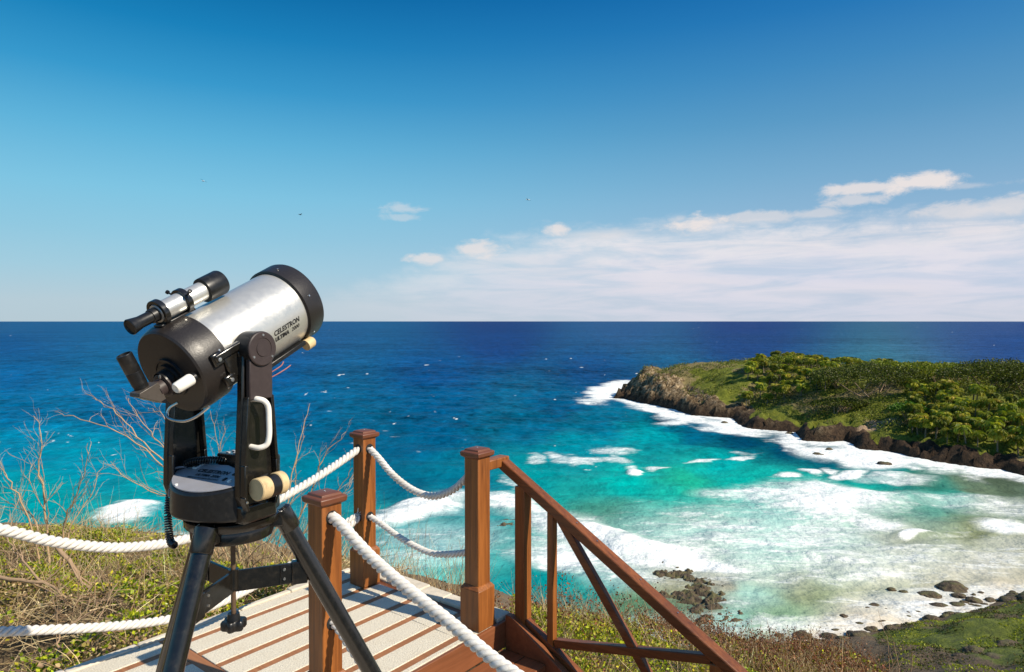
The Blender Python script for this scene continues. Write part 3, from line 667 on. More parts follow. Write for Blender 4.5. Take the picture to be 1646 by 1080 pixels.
# steep brace in two halves so that the members meet rather than cross
def steep(b): return .60+(b-.402)*-1.30
bar(.402,.60,1.2,steep(1.2),.034,.044).build('cross_brace',MAT['wood_x'],hr,bevel=.004)
bar(.188,zl(.188),1.213,zl(1.213),.045,.045,plumb=True).build('lower_rail',MAT['wood_x'],hr,bevel=.004)
b=MB()
for bb in (.5,.62,.86,1.05): b.lathe([(0,.004),(.0012,.0035)],(bb,0,zt(bb)+.0295/.868),(.497,0,.868),8)
b.each('screw',MAT['chrome'],hr)
stc=empty('staircase',(C0.x,C0.y,0),ANG,label='brown timber steps going down beside the landing',cat='stairs')
MAT['tread']=M_wood('stair_board_wood',(.15,.05,.018),(.30,.105,.04),rough=.5,axis=1)
rise,run=.150,.262
for i in range(5):
    x0=.062+run*i; z=-rise*(i)
    m_=MB(); m_.box((x0,-.93,z-rise+.004),(x0+.020,.128 if i else .21,z-.002 if i==0 else z-.036)); m_.build('riser',MAT['tread'],stc,bevel=.002)
    m_=MB()
    for k in range(2): m_.box((x0+.022+k*.139,-.93,z-rise-.034),(x0+.022+k*.139+.134,.128,z-rise)); 
    m_.build('tread',MAT['tread'],stc,bevel=.004)
for y0,zz0,nm in ((.132,.035,'stringer'),(-.975,-.01,'stringer')):
    m_=MB(); x1=1.5; pts=[(.084,zz0),(.12,zz0),(x1,zz0-S*-1*(x1-.12)),(x1,zz0-.32-.572*(x1-.12)),(.084,-.32)]
    n=len(pts); vs=[(x,y0,z) for x,z in pts]+[(x,y0+.040,z) for x,z in pts]
    m_.add(vs,[tuple(range(n)),tuple(range(n,2*n))[::-1]]+[(i,(i+1)%n,n+(i+1)%n,n+i) for i in range(n)]); m_.build(nm,MAT['tread'],stc,bevel=.003)
# ================================================================ telescope
TX,TY=-.76,1.80; ZP=1.560; FY=-.042
tel=empty('telescope',(TX,TY,0),R(-28),label='silver and black telescope on a fork mount and black tripod, aimed out to sea',cat='telescope')
ALT=R(25.6)
TM=Matrix.Translation((0,0,1.586))@Matrix.Rotation(ALT,4,'X')     # local: y=along tube, x=right, z=n
def tp(t,x,n): return TM@Vector((x,t,n))
I=Matrix.Identity(4); aY=(0,1,0)
# optical tube
m_=MB(TM); m_.lathe([(-.125,.110),(.200,.110)],(0,0,0),aY,96); tube=m_.build('optical_tube',MAT['silver'],tel,sharp=50)
m_=MB(TM); m_.lathe([(.180,.1125),(.183,.1180),(.236,.1185),(.243,.116),(.243,.104),(.18,.104)],(0,0,0),aY,96,False); m_.build('front_ring',MAT['crinkle'],tube,sharp=30)
m_=MB(TM); m_.lathe([(.218,.104),(.219,.03),(.219,.0)],(0,0,0),aY,48,False); m_.build('corrector_plate',MAT['ink'],tube)
m_=MB(TM); m_.lathe([(-.108,.1125),(-.112,.1190),(-.158,.1195),(-.172,.1185),(-.192,.113),(-.197,.109),(-.197,.0001)],(0,0,0),aY,96,False); cell=m_.build('rear_cell',MAT['crinkle'],tube,sharp=22)
m_=MB(TM); m_.lathe([(-.209,.052),(-.216,.051),(-.216,.046),(-.213,.045),(-.213,.038),(-.222,.037),(-.222,.028),(-.24,.027)],(0,.012,-.010),aY,48,False); m_.build('rear_ring',MAT['black'],tube)
m_=MB(TM); m_.lathe([(-.222,.029),(-.225,.031),(-.234,.031),(-.236,.027),(-.236,.0215),(-.256,.0215),(-.256,.010)],(0,.006,-.018),aY,40,False); m_.build('visual_back',MAT['plum'],tube)
m_=MB(TM)
for ph in (20,75,130,200,255,310):
    d=Vector((math.sin(R(ph)),0,math.cos(R(ph)))); m_.lathe([(0,.0032),(.0022,.0026)],d*.1188+Vector((0,-.128,0)),d,10)
for ph in (15,75,135,195): 
    d=Vector((math.sin(R(ph)),0,math.cos(R(ph)))); m_.lathe([(0,.003),(.002,.0026)],d*.1188+Vector((0,.205,0)),d,10)
m_.each('screw',MAT['chrome'],tube)
# focus knob
m_=MB(TM); m_.lathe([(-.210,.012),(-.222,.012),(-.222,.009)],(.096,.006,-.002),aY,20,False); m_.build('focus_shaft',MAT['black'],tube)
m_=MB(TM); m_.lathe([(-.219,.0135),(-.223,.0148),(-.262,.0135),(-.266,.011),(-.266,.006),(-.264,.0001)],(.096,.006,-.002),aY,28,False); m_.build('focus_knob',MAT['cream'],tube)
# star diagonal + eyepiece (part with sub-parts)
tc_=-.246; w=.0195; nt=.004
pts=[(tc_,nt),(tc_-.052,nt),(tc_-.056,nt-.008),(tc_-.006,nt-.056),(tc_,nt-.056)]
m_=MB(TM); n=len(pts); vs=[(-w,a,b) for a,b in pts]+[(w,a,b) for a,b in pts]
m_.add(vs,[tuple(range(n)),tuple(range(n,2*n))[::-1]]+[(i,(i+1)%n,n+(i+1)%n,n+i) for i in range(n)])
dg=m_.build('star_diagonal',MAT['diag'],tel,bevel=.0012)
ey=tc_-.027
m_=MB(TM); m_.lathe([(0,.0165),(.008,.0165),(.009,.0175),(.042,.018),(.043,.0170),(.045,.018),(.088,.0178),(.0895,.0168),(.0895,.0150),(.084,.0145),(.083,.0001)],(-.008,ey,nt),(-.07,-.0,1),40,False); m_.build('eyepiece',MAT['black'],dg,sharp=30)
m_=MB(TM); m_.lathe([(0,.0028),(.009,.0028)],(.012,tc_+.012,.008),(.5,0,.8),8); m_.build('lock_screw',MAT['chrome'],dg)
# finder scope
fx,fn=.002,.148; fo=Vector((fx,0,fn))
m_=MB(TM); m_.lathe([(-.168,.0225),(-.163,.0245),(-.01,.0245)],fo,aY,48); fd=m_.build('finder_scope',MAT['silver'],tel,sharp=40)
m_=MB(TM); m_.lathe([(-.028,.0255),(-.026,.0325),(-.022,.033),(.030,.0335),(.034,.032),(.034,.028),(.0,.027),(.0,.0001)],fo,aY,48,False); m_.build('lens_shade',MAT['black'],fd,sharp=30)
m_=MB(TM); m_.lathe([(-.238,.0001),(-.238,.0165),(-.242,.0185),(-.240,.0200),(-.230,.0180),(-.214,.0150),(-.185,.0150),(-.184,.0175),(-.166,.0180)],fo,aY,40,False); m_.build('finder_eyepiece',MAT['black'],fd,sharp=30)
for tt,rr,nm in ((-.160,.0335,'r'),(-.090,.0325,'f')):
    m_=MB(TM); m_.lathe([(tt-.007,rr-.008),(tt-.007,rr),(tt+.007,rr),(tt+.007,rr-.008)],fo,aY,40,False)
    m_.box((fx-.012,tt-.009,.116),(fx+.012,tt+.009,fn-rr+.004)); m_.build('bracket_ring',MAT['gloss_black'],fd,sharp=30,bevel=.001)
m_=MB(TM); m_.box((fx-.016,-.178,.1165),(fx+.016,-.075,.1225)); m_.build('bracket_foot',MAT['black'],fd,bevel=.002)
m_=MB(TM)
for tt in (-.090,):
    for ph in (-60,60):
        d=Vector((math.sin(R(ph)),0,math.cos(R(ph)))); c=fo+Vector((0,tt,0)); m_.lathe([(.03,.0022),(.046,.0022),(.047,.0052),(.052,.0052),(.053,.003)],c,d,10)
m_.each('adjustment_screw',MAT['black'],fd)
# accessory rail ends, cream counterweight clamp at the underside
m_=MB(TM); m_.lathe([(.170,.0165),(.196,.0165),(.202,.012)],(.070,0,-.112),aY,24); m_.build('cream_weight',MAT['tan'],tube)
m_=MB(TM); m_.box((.058,.02,-.105),(.082,.165,-.092)); m_.build('weight_rail',MAT['black'],tube,bevel=.002)
m_=MB()
def wire(pts,r,n=8,M=None):
    q=MB(); P=[Vector(p) for p in pts]; Q=[]
    for i in range(len(P)-1):
        p0=P[max(i-1,0)];p1=P[i];p2=P[i+1];p3=P[min(i+2,len(P)-1)]
        for k in range(8):
            s=k/8; Q.append(.5*((2*p1)+(p2-p0)*s+(2*p0-5*p1+4*p2-p3)*s*s+(3*p1-p0-3*p2+p3)*s**3))
    Q.append(P[-1]); q.tube(Q,r,n,M); return q
q=wire([(.095,-.200,-.088),(.062,-.222,-.106),(.02,-.232,-.116),(-.035,-.230,-.115),(-.050,-.222,-.106),(-.045,-.210,-.094),(-.03,-.196,-.088)],.0034,8,TM); q.build('wire_bail',MAT['chrome'],tel)
# side saddle bracket on the tube
m_=MB(TM)
m_.box((.1165,-.158,.010),(.134,-.03,.030)); m_.box((.1165,-.163,.000),(.1295,-.133,.034)); m_.box((.1165,-.154,-.060),(.131,-.120,-.032)); m_.box((.1165,-.095,-.060),(.134,-.03,.008))
m_.box((.1165,-.134,-.05),(.127,-.092,.012))
m_.build('saddle_bracket',MAT['gloss_black'],tel,bevel=.004)
m_=MB(TM)
for y_,z_ in ((-.148,.016),(-.138,-.046)): m_.lathe([(0,.0052),(.003,.005),(.0032,.002)],(.1312,y_,z_),(1,0,0),14)
m_.each('bracket_screw',MAT['chrome'],tel)
# lettering wrapped on the tube
def letters(body,size,shear=.25,xs=1.,bold=.0):
    cu=bpy.data.curves.new('t','FONT'); cu.body=body; cu.size=size; cu.shear=shear; cu.space_character=1.05; cu.offset=bold; cu.resolution_u=3
    ob=bpy.data.objects.new('t',cu); col.objects.link(ob); bpy.context.view_layer.update()
    me=bpy.data.meshes.new_from_object(ob.evaluated_get(bpy.context.evaluated_depsgraph_get()))
    vs=[v.co.copy() for v in me.vertices]; fs=[tuple(p.vertices) for p in me.polygons]
    col.objects.unlink(ob); bpy.data.objects.remove(ob); bpy.data.meshes.remove(me)
    return [Vector((v.x*xs,v.y,0)) for v in vs],fs
def on_tube(body,size,t0,arc0,name,xs=1.,bold=0.):
    vs,fs=letters(body,size,.22,xs,bold); rr=.1106; m=MB(TM)
    m.add([Vector((rr*math.sin((arc0-v.y)/rr),t0+v.x,rr*math.cos((arc0-v.y)/rr))) for v in vs],fs); return m.build(name,MAT['ink'],tube)
on_tube('CELESTRON',.0190,.047,R(101)*.11,'lettering',.93,.0007)
on_tube('ULTIMA',.0160,.047,R(110)*.11,'lettering',.92,.0010)
on_tube('2000',.0160,.112,R(110)*.11,'lettering',.92,.0003)
# fork arms
def arm(side):
    sx=side;  X0,X1=.122,.158
    prof=[(ZP+.02,.040,-.040),(ZP-.13,.043,-.043),(1.27,.056,-.052),(1.19,.060,-.054),(1.150,.045,-.040)]
    pts=[(y1,z) for z,y1,y0 in prof]+[(y0,z) for z,y1,y0 in prof[::-1]]
    m=MB(); n=len(pts)
    x0,x1=(X0,X1-.014) if sx>0 else (-X1+.0,-X0-.014)
    vs=[(x0,y,z) for y,z in pts]+[(x1,y,z) for y,z in pts]
    m.add(vs,[tuple(range(n)),tuple(range(n,2*n))[::-1]]+[(i,(i+1)%n,n+(i+1)%n,n+i) for i in range(n)])
    m.v=[(a_,b_+FY,c_) for a_,b_,c_ in m.v]; a=m.build('fork_arm',MAT['gloss_black'],tel,bevel=.004)
    # raised flanges around the recess
    fl=MB()
    def fx_(v0,v1): return (x1+.0005,v1) if False else None
    F0,F1=(X1-.0138,X1+.004) if sx>0 else (-X0-.0138,-X0+.004)
    zs=[(ZP-.12,.041,.041),(1.27,.0555,.0515),(1.19,.0595,.0535),(1.155,.050,.046)]
    for sgn in (1,-1):
        for i in range(len(zs)-1):
            z1,a1,b1=zs[i]; z0,a0,b0=zs[i+1]
            e1=a1 if sgn>0 else -b1; e0=a0 if sgn>0 else -b0; th=.009*sgn
            vs=[(F0,e0-th,z0),(F0,e0,z0),(F0,e1,z1),(F0,e1-th,z1),(F1,e0-th,z0),(F1,e0,z0),(F1,e1,z1),(F1,e1-th,z1)]
            fl.add(vs,[(0,1,2,3),(7,6,5,4),(0,4,5,1),(1,5,6,2),(2,6,7,3),(3,7,4,0)])
    fl.v=[(a_,b_+FY,c_) for a_,b_,c_ in fl.v]; fl.build('flange',MAT['gloss_black'],a,bevel=.002)
    return a
ra=arm(1); la=arm(-1)
m_=MB(); m_.box((.1482,-.036+FY,ZP-.128),(.1632,.036+FY,ZP-.012)); m_.build('cover_plate',MAT['plum'],ra,bevel=.003)
m_=MB(); m_.lathe([(.110,.040),(.114,.044),(.1635,.0445)],(0,FY,ZP),(1,0,0),48); m_.build('altitude_hub',MAT['black'],ra,sharp=30)
m_=MB(); m_.lathe([(.1638,.0435),(.168,.0435),(.170,.041),(.170,.028),(.1685,.027),(.1685,.020),(.1705,.019),(.1705,.0001)],(0,FY,ZP),(1,0,0),48,False); m_.build('hub_disc',MAT['plum'],ra,sharp=25)
m_=MB()
for ph in (90,215,325): m_.lathe([(.170,.0034),(.1716,.003)],(0,FY+.035*math.cos(R(ph)),ZP+.035*math.sin(R(ph))),(1,0,0),12)
m_.lathe([(.162,.0036),(.1635,.003)],(0,FY-.046,1.178),(1,0,0),12); m_.each('screw',MAT['chrome'],ra)
m_=MB(); m_.lathe([(-.162,.0445),(-.11,.044)],(0,FY,ZP),(1,0,0),48); m_.build('altitude_hub',MAT['black'],la,sharp=30)
# white grab handle
q=MB(); hp=[(x-.020,y+FY-.006,z-.004) for x,y,z in [(.162,-.012,1.436),(.186,-.010,1.438),(.200,.0,1.432),(.204,.008,1.415),(.204,.010,1.38),(.204,.010,1.345),(.200,.006,1.322),(.186,-.006,1.314),(.162,-.012,1.316)]]
q2=wire(hp,.0072,12); 
hd=q2.build('grab_handle',MAT['cream'],ra); 
# drive base
pts=[]
for i in range(41):
    th=math.pi+math.pi*i/40; pts.append((.150*math.cos(th)*1.0,-.020+.128*math.sin(th)*1.0))
pts+= [(.135,.02),(.105,.07),(-.105,.07),(-.135,.02)]
m_=MB(); m_.prism(pts,1.124,1.196); m_.v=[(x,y,z+(max(0,min(.30*(y+.148),.048)) if z>1.15 else 0)) for x,y,z in m_.v]; base=m_.build('drive_base',MAT['black'],tel,bevel=.006,sharp=40)
pp=[]; 
for i in range(33):
    th=math.pi*1.04+math.pi*.90*i/32; pp.append((.146*math.cos(th),-.020+.122*math.sin(th)))
pp+=[(.115,-.040),(.0,-.012),(-.11,-.024)]
TILT=lambda v:(v[0],v[1],v[2]+.30*(v[1]+.148)+.0006)
m_=MB(); m_.prism(pp,1.1965,1.1990); m_.v=[TILT(v) for v in m_.v]; m_.build('control_panel',MAT['panel'],base)
def flat(body,size,x,y,z,name,xs=1.,rot=0,bold=0.):
    vs,fs=letters(body,size,.0,xs,bold); M=Matrix.Translation((x,y,z))@Matrix.Rotation(rot,4,'Z'); m=MB(M); m.add(vs,fs); m.v=[TILT(v) for v in m.v]; m.build(name,MAT['ink'],base)
flat('CELESTRON',.0200,-.066,-.060,1.2000,'lettering',1.,.05,.0008); flat('ULTIMA 2000',.0145,-.052,-.077,1.2000,'lettering',1.,.05,.0005); flat('PERIODIC PRECISION TRACKING',.0072,-.066,-.090,1.2000,'lettering',1.,.05,.0002)
m_=MB(); m_.box((.062,-.052,1.1992),(.078,-.044,1.2012)); m_.box((.082,-.052,1.1992),(.097,-.044,1.2012)); m_.box((.058,-.080,1.1992),(.066,-.068,1.2012)); m_.box((-.12,-.045,1.1992),(-.088,-.036,1.206)); m_.v=[TILT(v) for v in m_.v]; m_.each('switch',MAT['ink'],base)
m_=MB(); m_.lathe([(0,.006),(.004,.005)],(.085,-.078,1.199),(0,0,1),12); m_.lathe([(0,.004),(.003,.004)],(-.055,-.128,1.199),(0,0,1),12); m_.box((-.098,-.050,1.1992),(-.082,-.022,1.2018)); m_.v=[TILT(v) for v in m_.v]; m_.each('panel_button',MAT['white'],base)
th=R(228); c=Vector((.150*math.cos(th),-.020+.128*math.sin(th),1.178)); nrm=Vector((math.cos(th)/.15,math.sin(th)/.128,0)).normalized(); tg=Vector((-nrm.y,nrm.x,0))
m_=MB(); vs=[]
for dx,dz in ((-1,-1),(1,-1),(1,1),(-1,1)):
    for k in (0,1): vs.append(c+tg*.012*dx+Vector((0,0,.010*dz))+nrm*(.0002+.002*k))
m_.add(vs,[(0,2,4,6),(7,5,3,1),(0,1,3,2),(2,3,5,4),(4,5,7,6),(6,7,1,0)]); m_.build('rating_label',MAT['panel'],base)
m_=MB(); m_.lathe([(0,.118),(.006,.122),(.022,.122),(.026,.115)],(0,0,1.085),(0,0,1),56); m_.build('bearing_ring',MAT['gloss_black'],base)
# hand controller between the arms
m_=MB(); m_.box((-.070,.004,1.200),(.100,.078,1.266)); hc=m_.build('hand_controller',MAT['gloss_black'],tel,bevel=.006)
m_=MB()
for i in range(3):
    for j in range(5):
        if (i+j)%4!=3: m_.box((-.045+j*.028,.016+i*.020,1.2662),(-.034+j*.028,.022+i*.020,1.2685))
m_.each('keypad_button',MAT['button'],hc)
# altitude wheel and two tan rollers
cy=1.210
m_=MB(); m_.lathe([(-.078,.026),(-.076,.0285),(-.046,.0285),(-.044,.027)],(.181,0,cy),aY,40); m_.build('clamp_roller',MAT['tan'],tel,sharp=30)
m_=MB(); m_.lathe([(-.044,.0285),(-.018,.0285)],(.181,0,cy),aY,40); m_.build('clutch_wheel',MAT['black'],tel,sharp=30)
m_=MB(); m_.lathe([(-.018,.027),(-.016,.0295),(.004,.0295),(.007,.026)],(.181,0,cy+.002),aY,40); m_.build('clamp_roller',MAT['tan'],tel,sharp=30)
m_=MB(); m_.box((.100,-.090,1.118),(.150,.02,1.168)); m_.build('motor_housing',MAT['gloss_black'],tel,bevel=.008)
# coiled cable
def coil(pts,rc,rw,pitch):
    P=[Vector(p) for p in pts]; Q=[]
    for i in range(len(P)-1):
        p0=P[max(i-1,0)];p1=P[i];p2=P[i+1];p3=P[min(i+2,len(P)-1)]
        for k in range(24):
            s=k/24; Q.append(.5*((2*p1)+(p2-p0)*s+(2*p0-5*p1+4*p2-p3)*s*s+(3*p1-p0-3*p2+p3)*s**3))
    Q.append(P[-1]); L_=[0]
    for i in range(1,len(Q)): L_.append(L_[-1]+(Q[i]-Q[i-1]).length)
    T=L_[-1]; N=int(T/pitch*10); out=[]; j=0
    for i in range(N+1):
        s=T*i/N
        while j<len(L_)-2 and L_[j+1]<s: j+=1
        f=(s-L_[j])/max(1e-9,L_[j+1]-L_[j]); p=Q[j].lerp(Q[j+1],f); d,a,b=frame(Q[j+1]-Q[j]); th=2*math.pi*s/pitch
        out.append(p+(a*math.cos(th)+b*math.sin(th))*rc)
    q=MB(); q.tube(out,rw,5); return q
coil([(-.03,.015,1.245),(-.075,-.025,1.250),(-.13,-.052,1.235),(-.168,-.062,1.17),(-.172,-.07,1.12),(-.158,-.080,1.07),(-.135,-.09,1.035),(-.11,-.095,1.03)],.0085,.0026,.0068).build('coiled_cable',MAT['gloss_black'],tel,sharp=80)
wire([(-.120,-.052,1.232),(-.135,-.075,1.230),(-.155,-.085,1.205),(-.166,-.078,1.17)],.0026,6).build('grey_wire',MAT['panel'],tel)
wire([(.135,-.01,1.485),(.145,.015,1.500),(.150,.035,1.512),(.148,.045,1.522)],.0015,5).build('loose_wire',MAT['red'],tel)
wire([(.138,-.01,1.475),(.150,.02,1.490),(.156,.045,1.503),(.158,.060,1.512)],.0015,5).build('loose_wire',MAT['red'],tel)
# tripod: local azimuths (world azimuth minus yaw)
m_=MB(); m_.lathe([(0,.085),(.004,.105),(.030,.108),(.046,.10),(.050,.090)],(0,0,1.046),(0,0,1),48); m_.build('tripod_head',MAT['gloss_black'],tel,sharp=35,bevel=.002)
for wa in (23,-97,143):
    a=R(wa+28); o=Vector((math.cos(a),math.sin(a),0)); sd=Vector((-o.y,o.x,0)); zz=Vector((0,0,1))
    top=o*.120+zz*1.100; foot=o*(.128+.50*1.075)+zz*.012; d=(foot-top).normalized()
    lg=MB(); lg.cyl(top+d*.05,foot,.0246,.0240,n=28); l=lg.build('tripod_leg',MAT['gloss_black'],tel,sharp=40)
    k=MB(); k.lathe([(-.012,.020),(-.004,.0285),(.056,.0288),(.0585,.027)],top+o*.004,d,28); k.build('leg_collar',MAT['gloss_black'],l,sharp=40)
    k=MB(); Mx=Matrix((( o.x,sd.x,0,0),(o.y,sd.y,0,0),(0,0,1,0),(0,0,0,1)))
    k.box((.085,-.028,1.062),(.132,.028,1.110),Mx); k.build('leg_bracket',MAT['gloss_black'],l,bevel=.006)
    k=MB(); k.lathe([(0,.030),(.03,.034),(.04,.034),(.045,.02)],foot-d*.035,d,24); k.build('rubber_foot',MAT['black'],l)
    # spreader arm
    zc=.928; rl=.128+.50*(1.075-zc)/1.0
    k=MB(); k.box((.006,-.0045,zc-.036),(rl-.022,.0045,zc+.022),Mx); k.box((rl*.60,-.0075,zc-.033),(rl-.020,.0075,zc+.019),Mx); k.build('spreader_arm',MAT['gloss_black'],tel,bevel=.0015)
    k=MB(); k.box((rl-.050,-.013,zc-.038),(rl-.008,.013,zc+.026),Mx); k.build('spreader_clamp',MAT['gloss_black'],l,bevel=.003)
    k=MB()
    for sy in (-1,1):
        for xx_ in (.07,.03):
            for z_ in (-.018,.008): k.lathe([(0,.004),(.003,.0035)],Mx@Vector((rl-xx_,.0075*sy,zc+z_)),Mx.to_3x3()@Vector((0,sy,0)),8)
    k.each('bolt',MAT['chrome'],l)
m_=MB(); m_.cyl((0,0,.90),(0,0,.955),.014,n=16); m_.build('spreader_hub',MAT['gloss_black'],tel)
rp=[(0,.0068)]
zc=.0
prof=[]; z=0
while z<.23: prof+=[(z,.0070),(z+.0015,.0060)]; z+=.003
m_=MB(); m_.lathe(prof,(0,0,.815),(0,0,1),14); m_.build('threaded_rod',MAT['rust'],tel,sharp=80)
m_=MB(); n=42; vs=[]
for z_,s_ in ((.790,.90),(.794,1.),(.812,1.),(.816,.9)):
    for i in range(n):
        th=2*math.pi*i/n; r_=(.0295+.0045*math.cos(6*th))*s_; vs.append((r_*math.cos(th),r_*math.sin(th),z_))
fs=[tuple(range(n))[::-1],tuple(range(3*n,4*n))]+[(j*n+i,j*n+(i+1)%n,(j+1)*n+(i+1)%n,(j+1)*n+i) for j in range(3) for i in range(n)]
m_.add(vs,fs); m_.lathe([(0,.018),(.018,.015)],(0,0,.8155),(0,0,1),24); m_.build('tension_knob',MAT['black'],tel,sharp=50)
# ================================================================ vegetation helpers
def leaves(P,D,S,wr,Cc,rng,droop=.15):
    """P (n,3) base points, D (n,3) directions, S (n,) lengths -> folded 4-vertex leaves"""
    n=len(P); D=D/np.linalg.norm(D,axis=1,keepdims=True); r=rng.normal(size=(n,3)); r[:,2]*=.35
    w=np.cross(D,r); w/=np.linalg.norm(w,axis=1,keepdims=True)+1e-9; nn=np.cross(w,D)
    L_=S[:,None]; mid=P+D*L_*.5+nn*L_*.10
    V=np.stack([P,mid+w*L_*wr/2-nn*L_*.1,P+D*L_-np.array([0,0,1])*L_*droop,mid-w*L_*wr/2-nn*L_*.1],1).reshape(-1,3)
    Fq=np.arange(4*n).reshape(-1,4); return V,Fq,np.repeat(Cc,4,0)
def join(parts):
    V=[];Fq=[];C=[];o=0
    for v,f,c in parts: V.append(v);Fq.append(f+o);C.append(c);o+=len(v)
    return np.concatenate(V),np.concatenate(Fq),np.concatenate(C)
def twigs_np(P0,P1,r0,Cc,rng,seg=3,wig=.12):
    """many thin 3-sided bent twigs"""
    n=len(P0); d=P1-P0; ln=np.linalg.norm(d,axis=1,keepdims=True); d=d/ln; r=rng.normal(size=(n,3)); a=np.cross(d,r); a/=np.linalg.norm(a,axis=1,keepdims=True); b=np.cross(d,a)
    V=np.zeros((n,seg+1,3,3)); off=np.zeros((n,3))
    for s in range(seg+1):
        t_=s/seg
        if 0<s: off=off+rng.normal(size=(n,3))*ln*wig/seg
        c=P0+(P1-P0)*t_+off; rr=(r0*(1-.7*t_))[:,None]
        for k in range(3):
            th=2*math.pi*k/3; V[:,s,k]=c+(a*math.cos(th)+b*math.sin(th))*rr
    Fq=[]
    base=(np.arange(n)*(seg+1)*3)[:,None]
    for s in range(seg):
        for k in range(3):
            q=(k+1)%3; Fq.append(base+np.array([[s*3+k,s*3+q,(s+1)*3+q,(s+1)*3+k]]))
    return V.reshape(-1,3),np.concatenate(Fq),np.repeat(Cc,(seg+1)*3,0)
def pal(rng,n,cols,wts,jit=.25):
    c=np.array(cols)[rng.choice(len(cols),n,p=np.array(wts)/sum(wts))]
    return np.clip(c*(1+rng.normal(size=(n,1))*jit),.004,.8)
def unit(rng,n,up=.5):
    d=rng.normal(size=(n,3)); d/=np.linalg.norm(d,axis=1,keepdims=True); d[:,2]=np.abs(d[:,2])*.8+up; return d
GREEN=[(.42,.46,.02),(.28,.36,.016),(.52,.46,.04),(.11,.17,.012),(.42,.30,.08)]
STRAW=[(.48,.36,.19),(.62,.49,.29),(.36,.23,.12),(.26,.17,.10)]
RED=[(.22,.07,.035),(.13,.055,.03),(.32,.15,.07),(.20,.12,.06)]
def bushtop(x,y,h0,h1,seed): return hill(x,y)+h0+(h1-h0)*fbm(x/.7,y/.7,seed,4)
def in_deck(x,y,mg=.0):
    dx=x-C0.x; dy=y-C0.y; a=dx*U.x+dy*U.y; b=dx*W.x+dy*W.y
    return ((b>-1.36-mg)&(a<.26+mg)&((b<.2)|(a<-.9)))|((b>0)&(b<1.75)&(a>-1.2)&(a<.30+mg))
def scatter(rng,n,x0,x1,y0,y1,cond=None):
    x=rng.uniform(x0,x1,n); y=rng.uniform(y0,y1,n); k=~in_deck(x,y)
    if cond is not None: k&=cond(x,y)
    return x[k],y[k]
rng=np.random.RandomState(8)
# --- left leafy slope
parts=[]
lc=lambda x,y:(x<-.9)|(y>4.6)
x,y=scatter(rng,280000,-8.5,-.7,1.6,7.4,lambda x,y:(x<-1.25)&(np.abs(x)<y*.95+.4))
dens=fbm(x/.5,y/.5,91,4); k=dens>.40-.05*(x+4).clip(-2,0)*0; x,y,dens=x[k],y[k],dens[k]
z=bushtop(x,y,.02,.62,92)+.06; z=z-np.abs(rng.normal(size=len(x)))*.06+.0
edge_=sstep(7.4,6.0,y)
z=z-.26*sstep(4.2,6.5,y); P=np.stack([x,y,z],1); pm=fbm(x/1.1,y/1.1,93,4); cl=pal(rng,len(x),GREEN,[4,4,2,3,1]); dr=pal(rng,len(x),STRAW+[(.30,.24,.07)],[2,2,2,1,4])
sel=(pm+rng.uniform(-.12,.12,len(x))+np.clip((x+3.4)*.10,-.1,.2))>.66; cl[sel]=dr[sel]
kk=~sel|(rng.rand(len(x))<.45); P,cl=P[kk],cl[kk]
parts.append(leaves(P,unit(rng,len(P),.15),rng.uniform(.018,.040,len(P)),.62,cl,rng))
x,y=scatter(rng,21000,-8.5,-.7,1.6,7.4,lambda x,y:(x<-1.2)&(np.abs(x)<y*.95+.4))
P0=np.stack([x,y,bushtop(x,y,-.05,.60,92)-.22*sstep(4.2,6.5,y)],1); dd=unit(rng,len(x),-.1); P1=P0+dd*rng.uniform(.12,.42,len(x))[:,None]
parts.append(twigs_np(P0,P1,rng.uniform(.0014,.0048,len(x)),pal(rng,len(x),STRAW,[3,3,2,2]),rng))
# big green leaves in the lower-left corner
x,y=scatter(rng,1300,-3.1,-2.0,2.5,3.3); P=np.stack([x,y,bushtop(x,y,.05,.35,92)],1)
parts.append(leaves(P,unit(rng,len(P),.1),rng.uniform(.06,.10,len(P)),.7,pal(rng,len(P),[(.06,.22,.02),(.14,.30,.02),(.03,.12,.015)],[2,2,1]),rng))
V,Fq,Cc=join(parts); tag(mesh_np('undergrowth',V,Fq,MAT['leaf'],kcols={'Col':Cc},smooth=False),kind='stuff',label='yellow-green leafy undergrowth tangled with dry twigs on the left slope',cat='undergrowth')
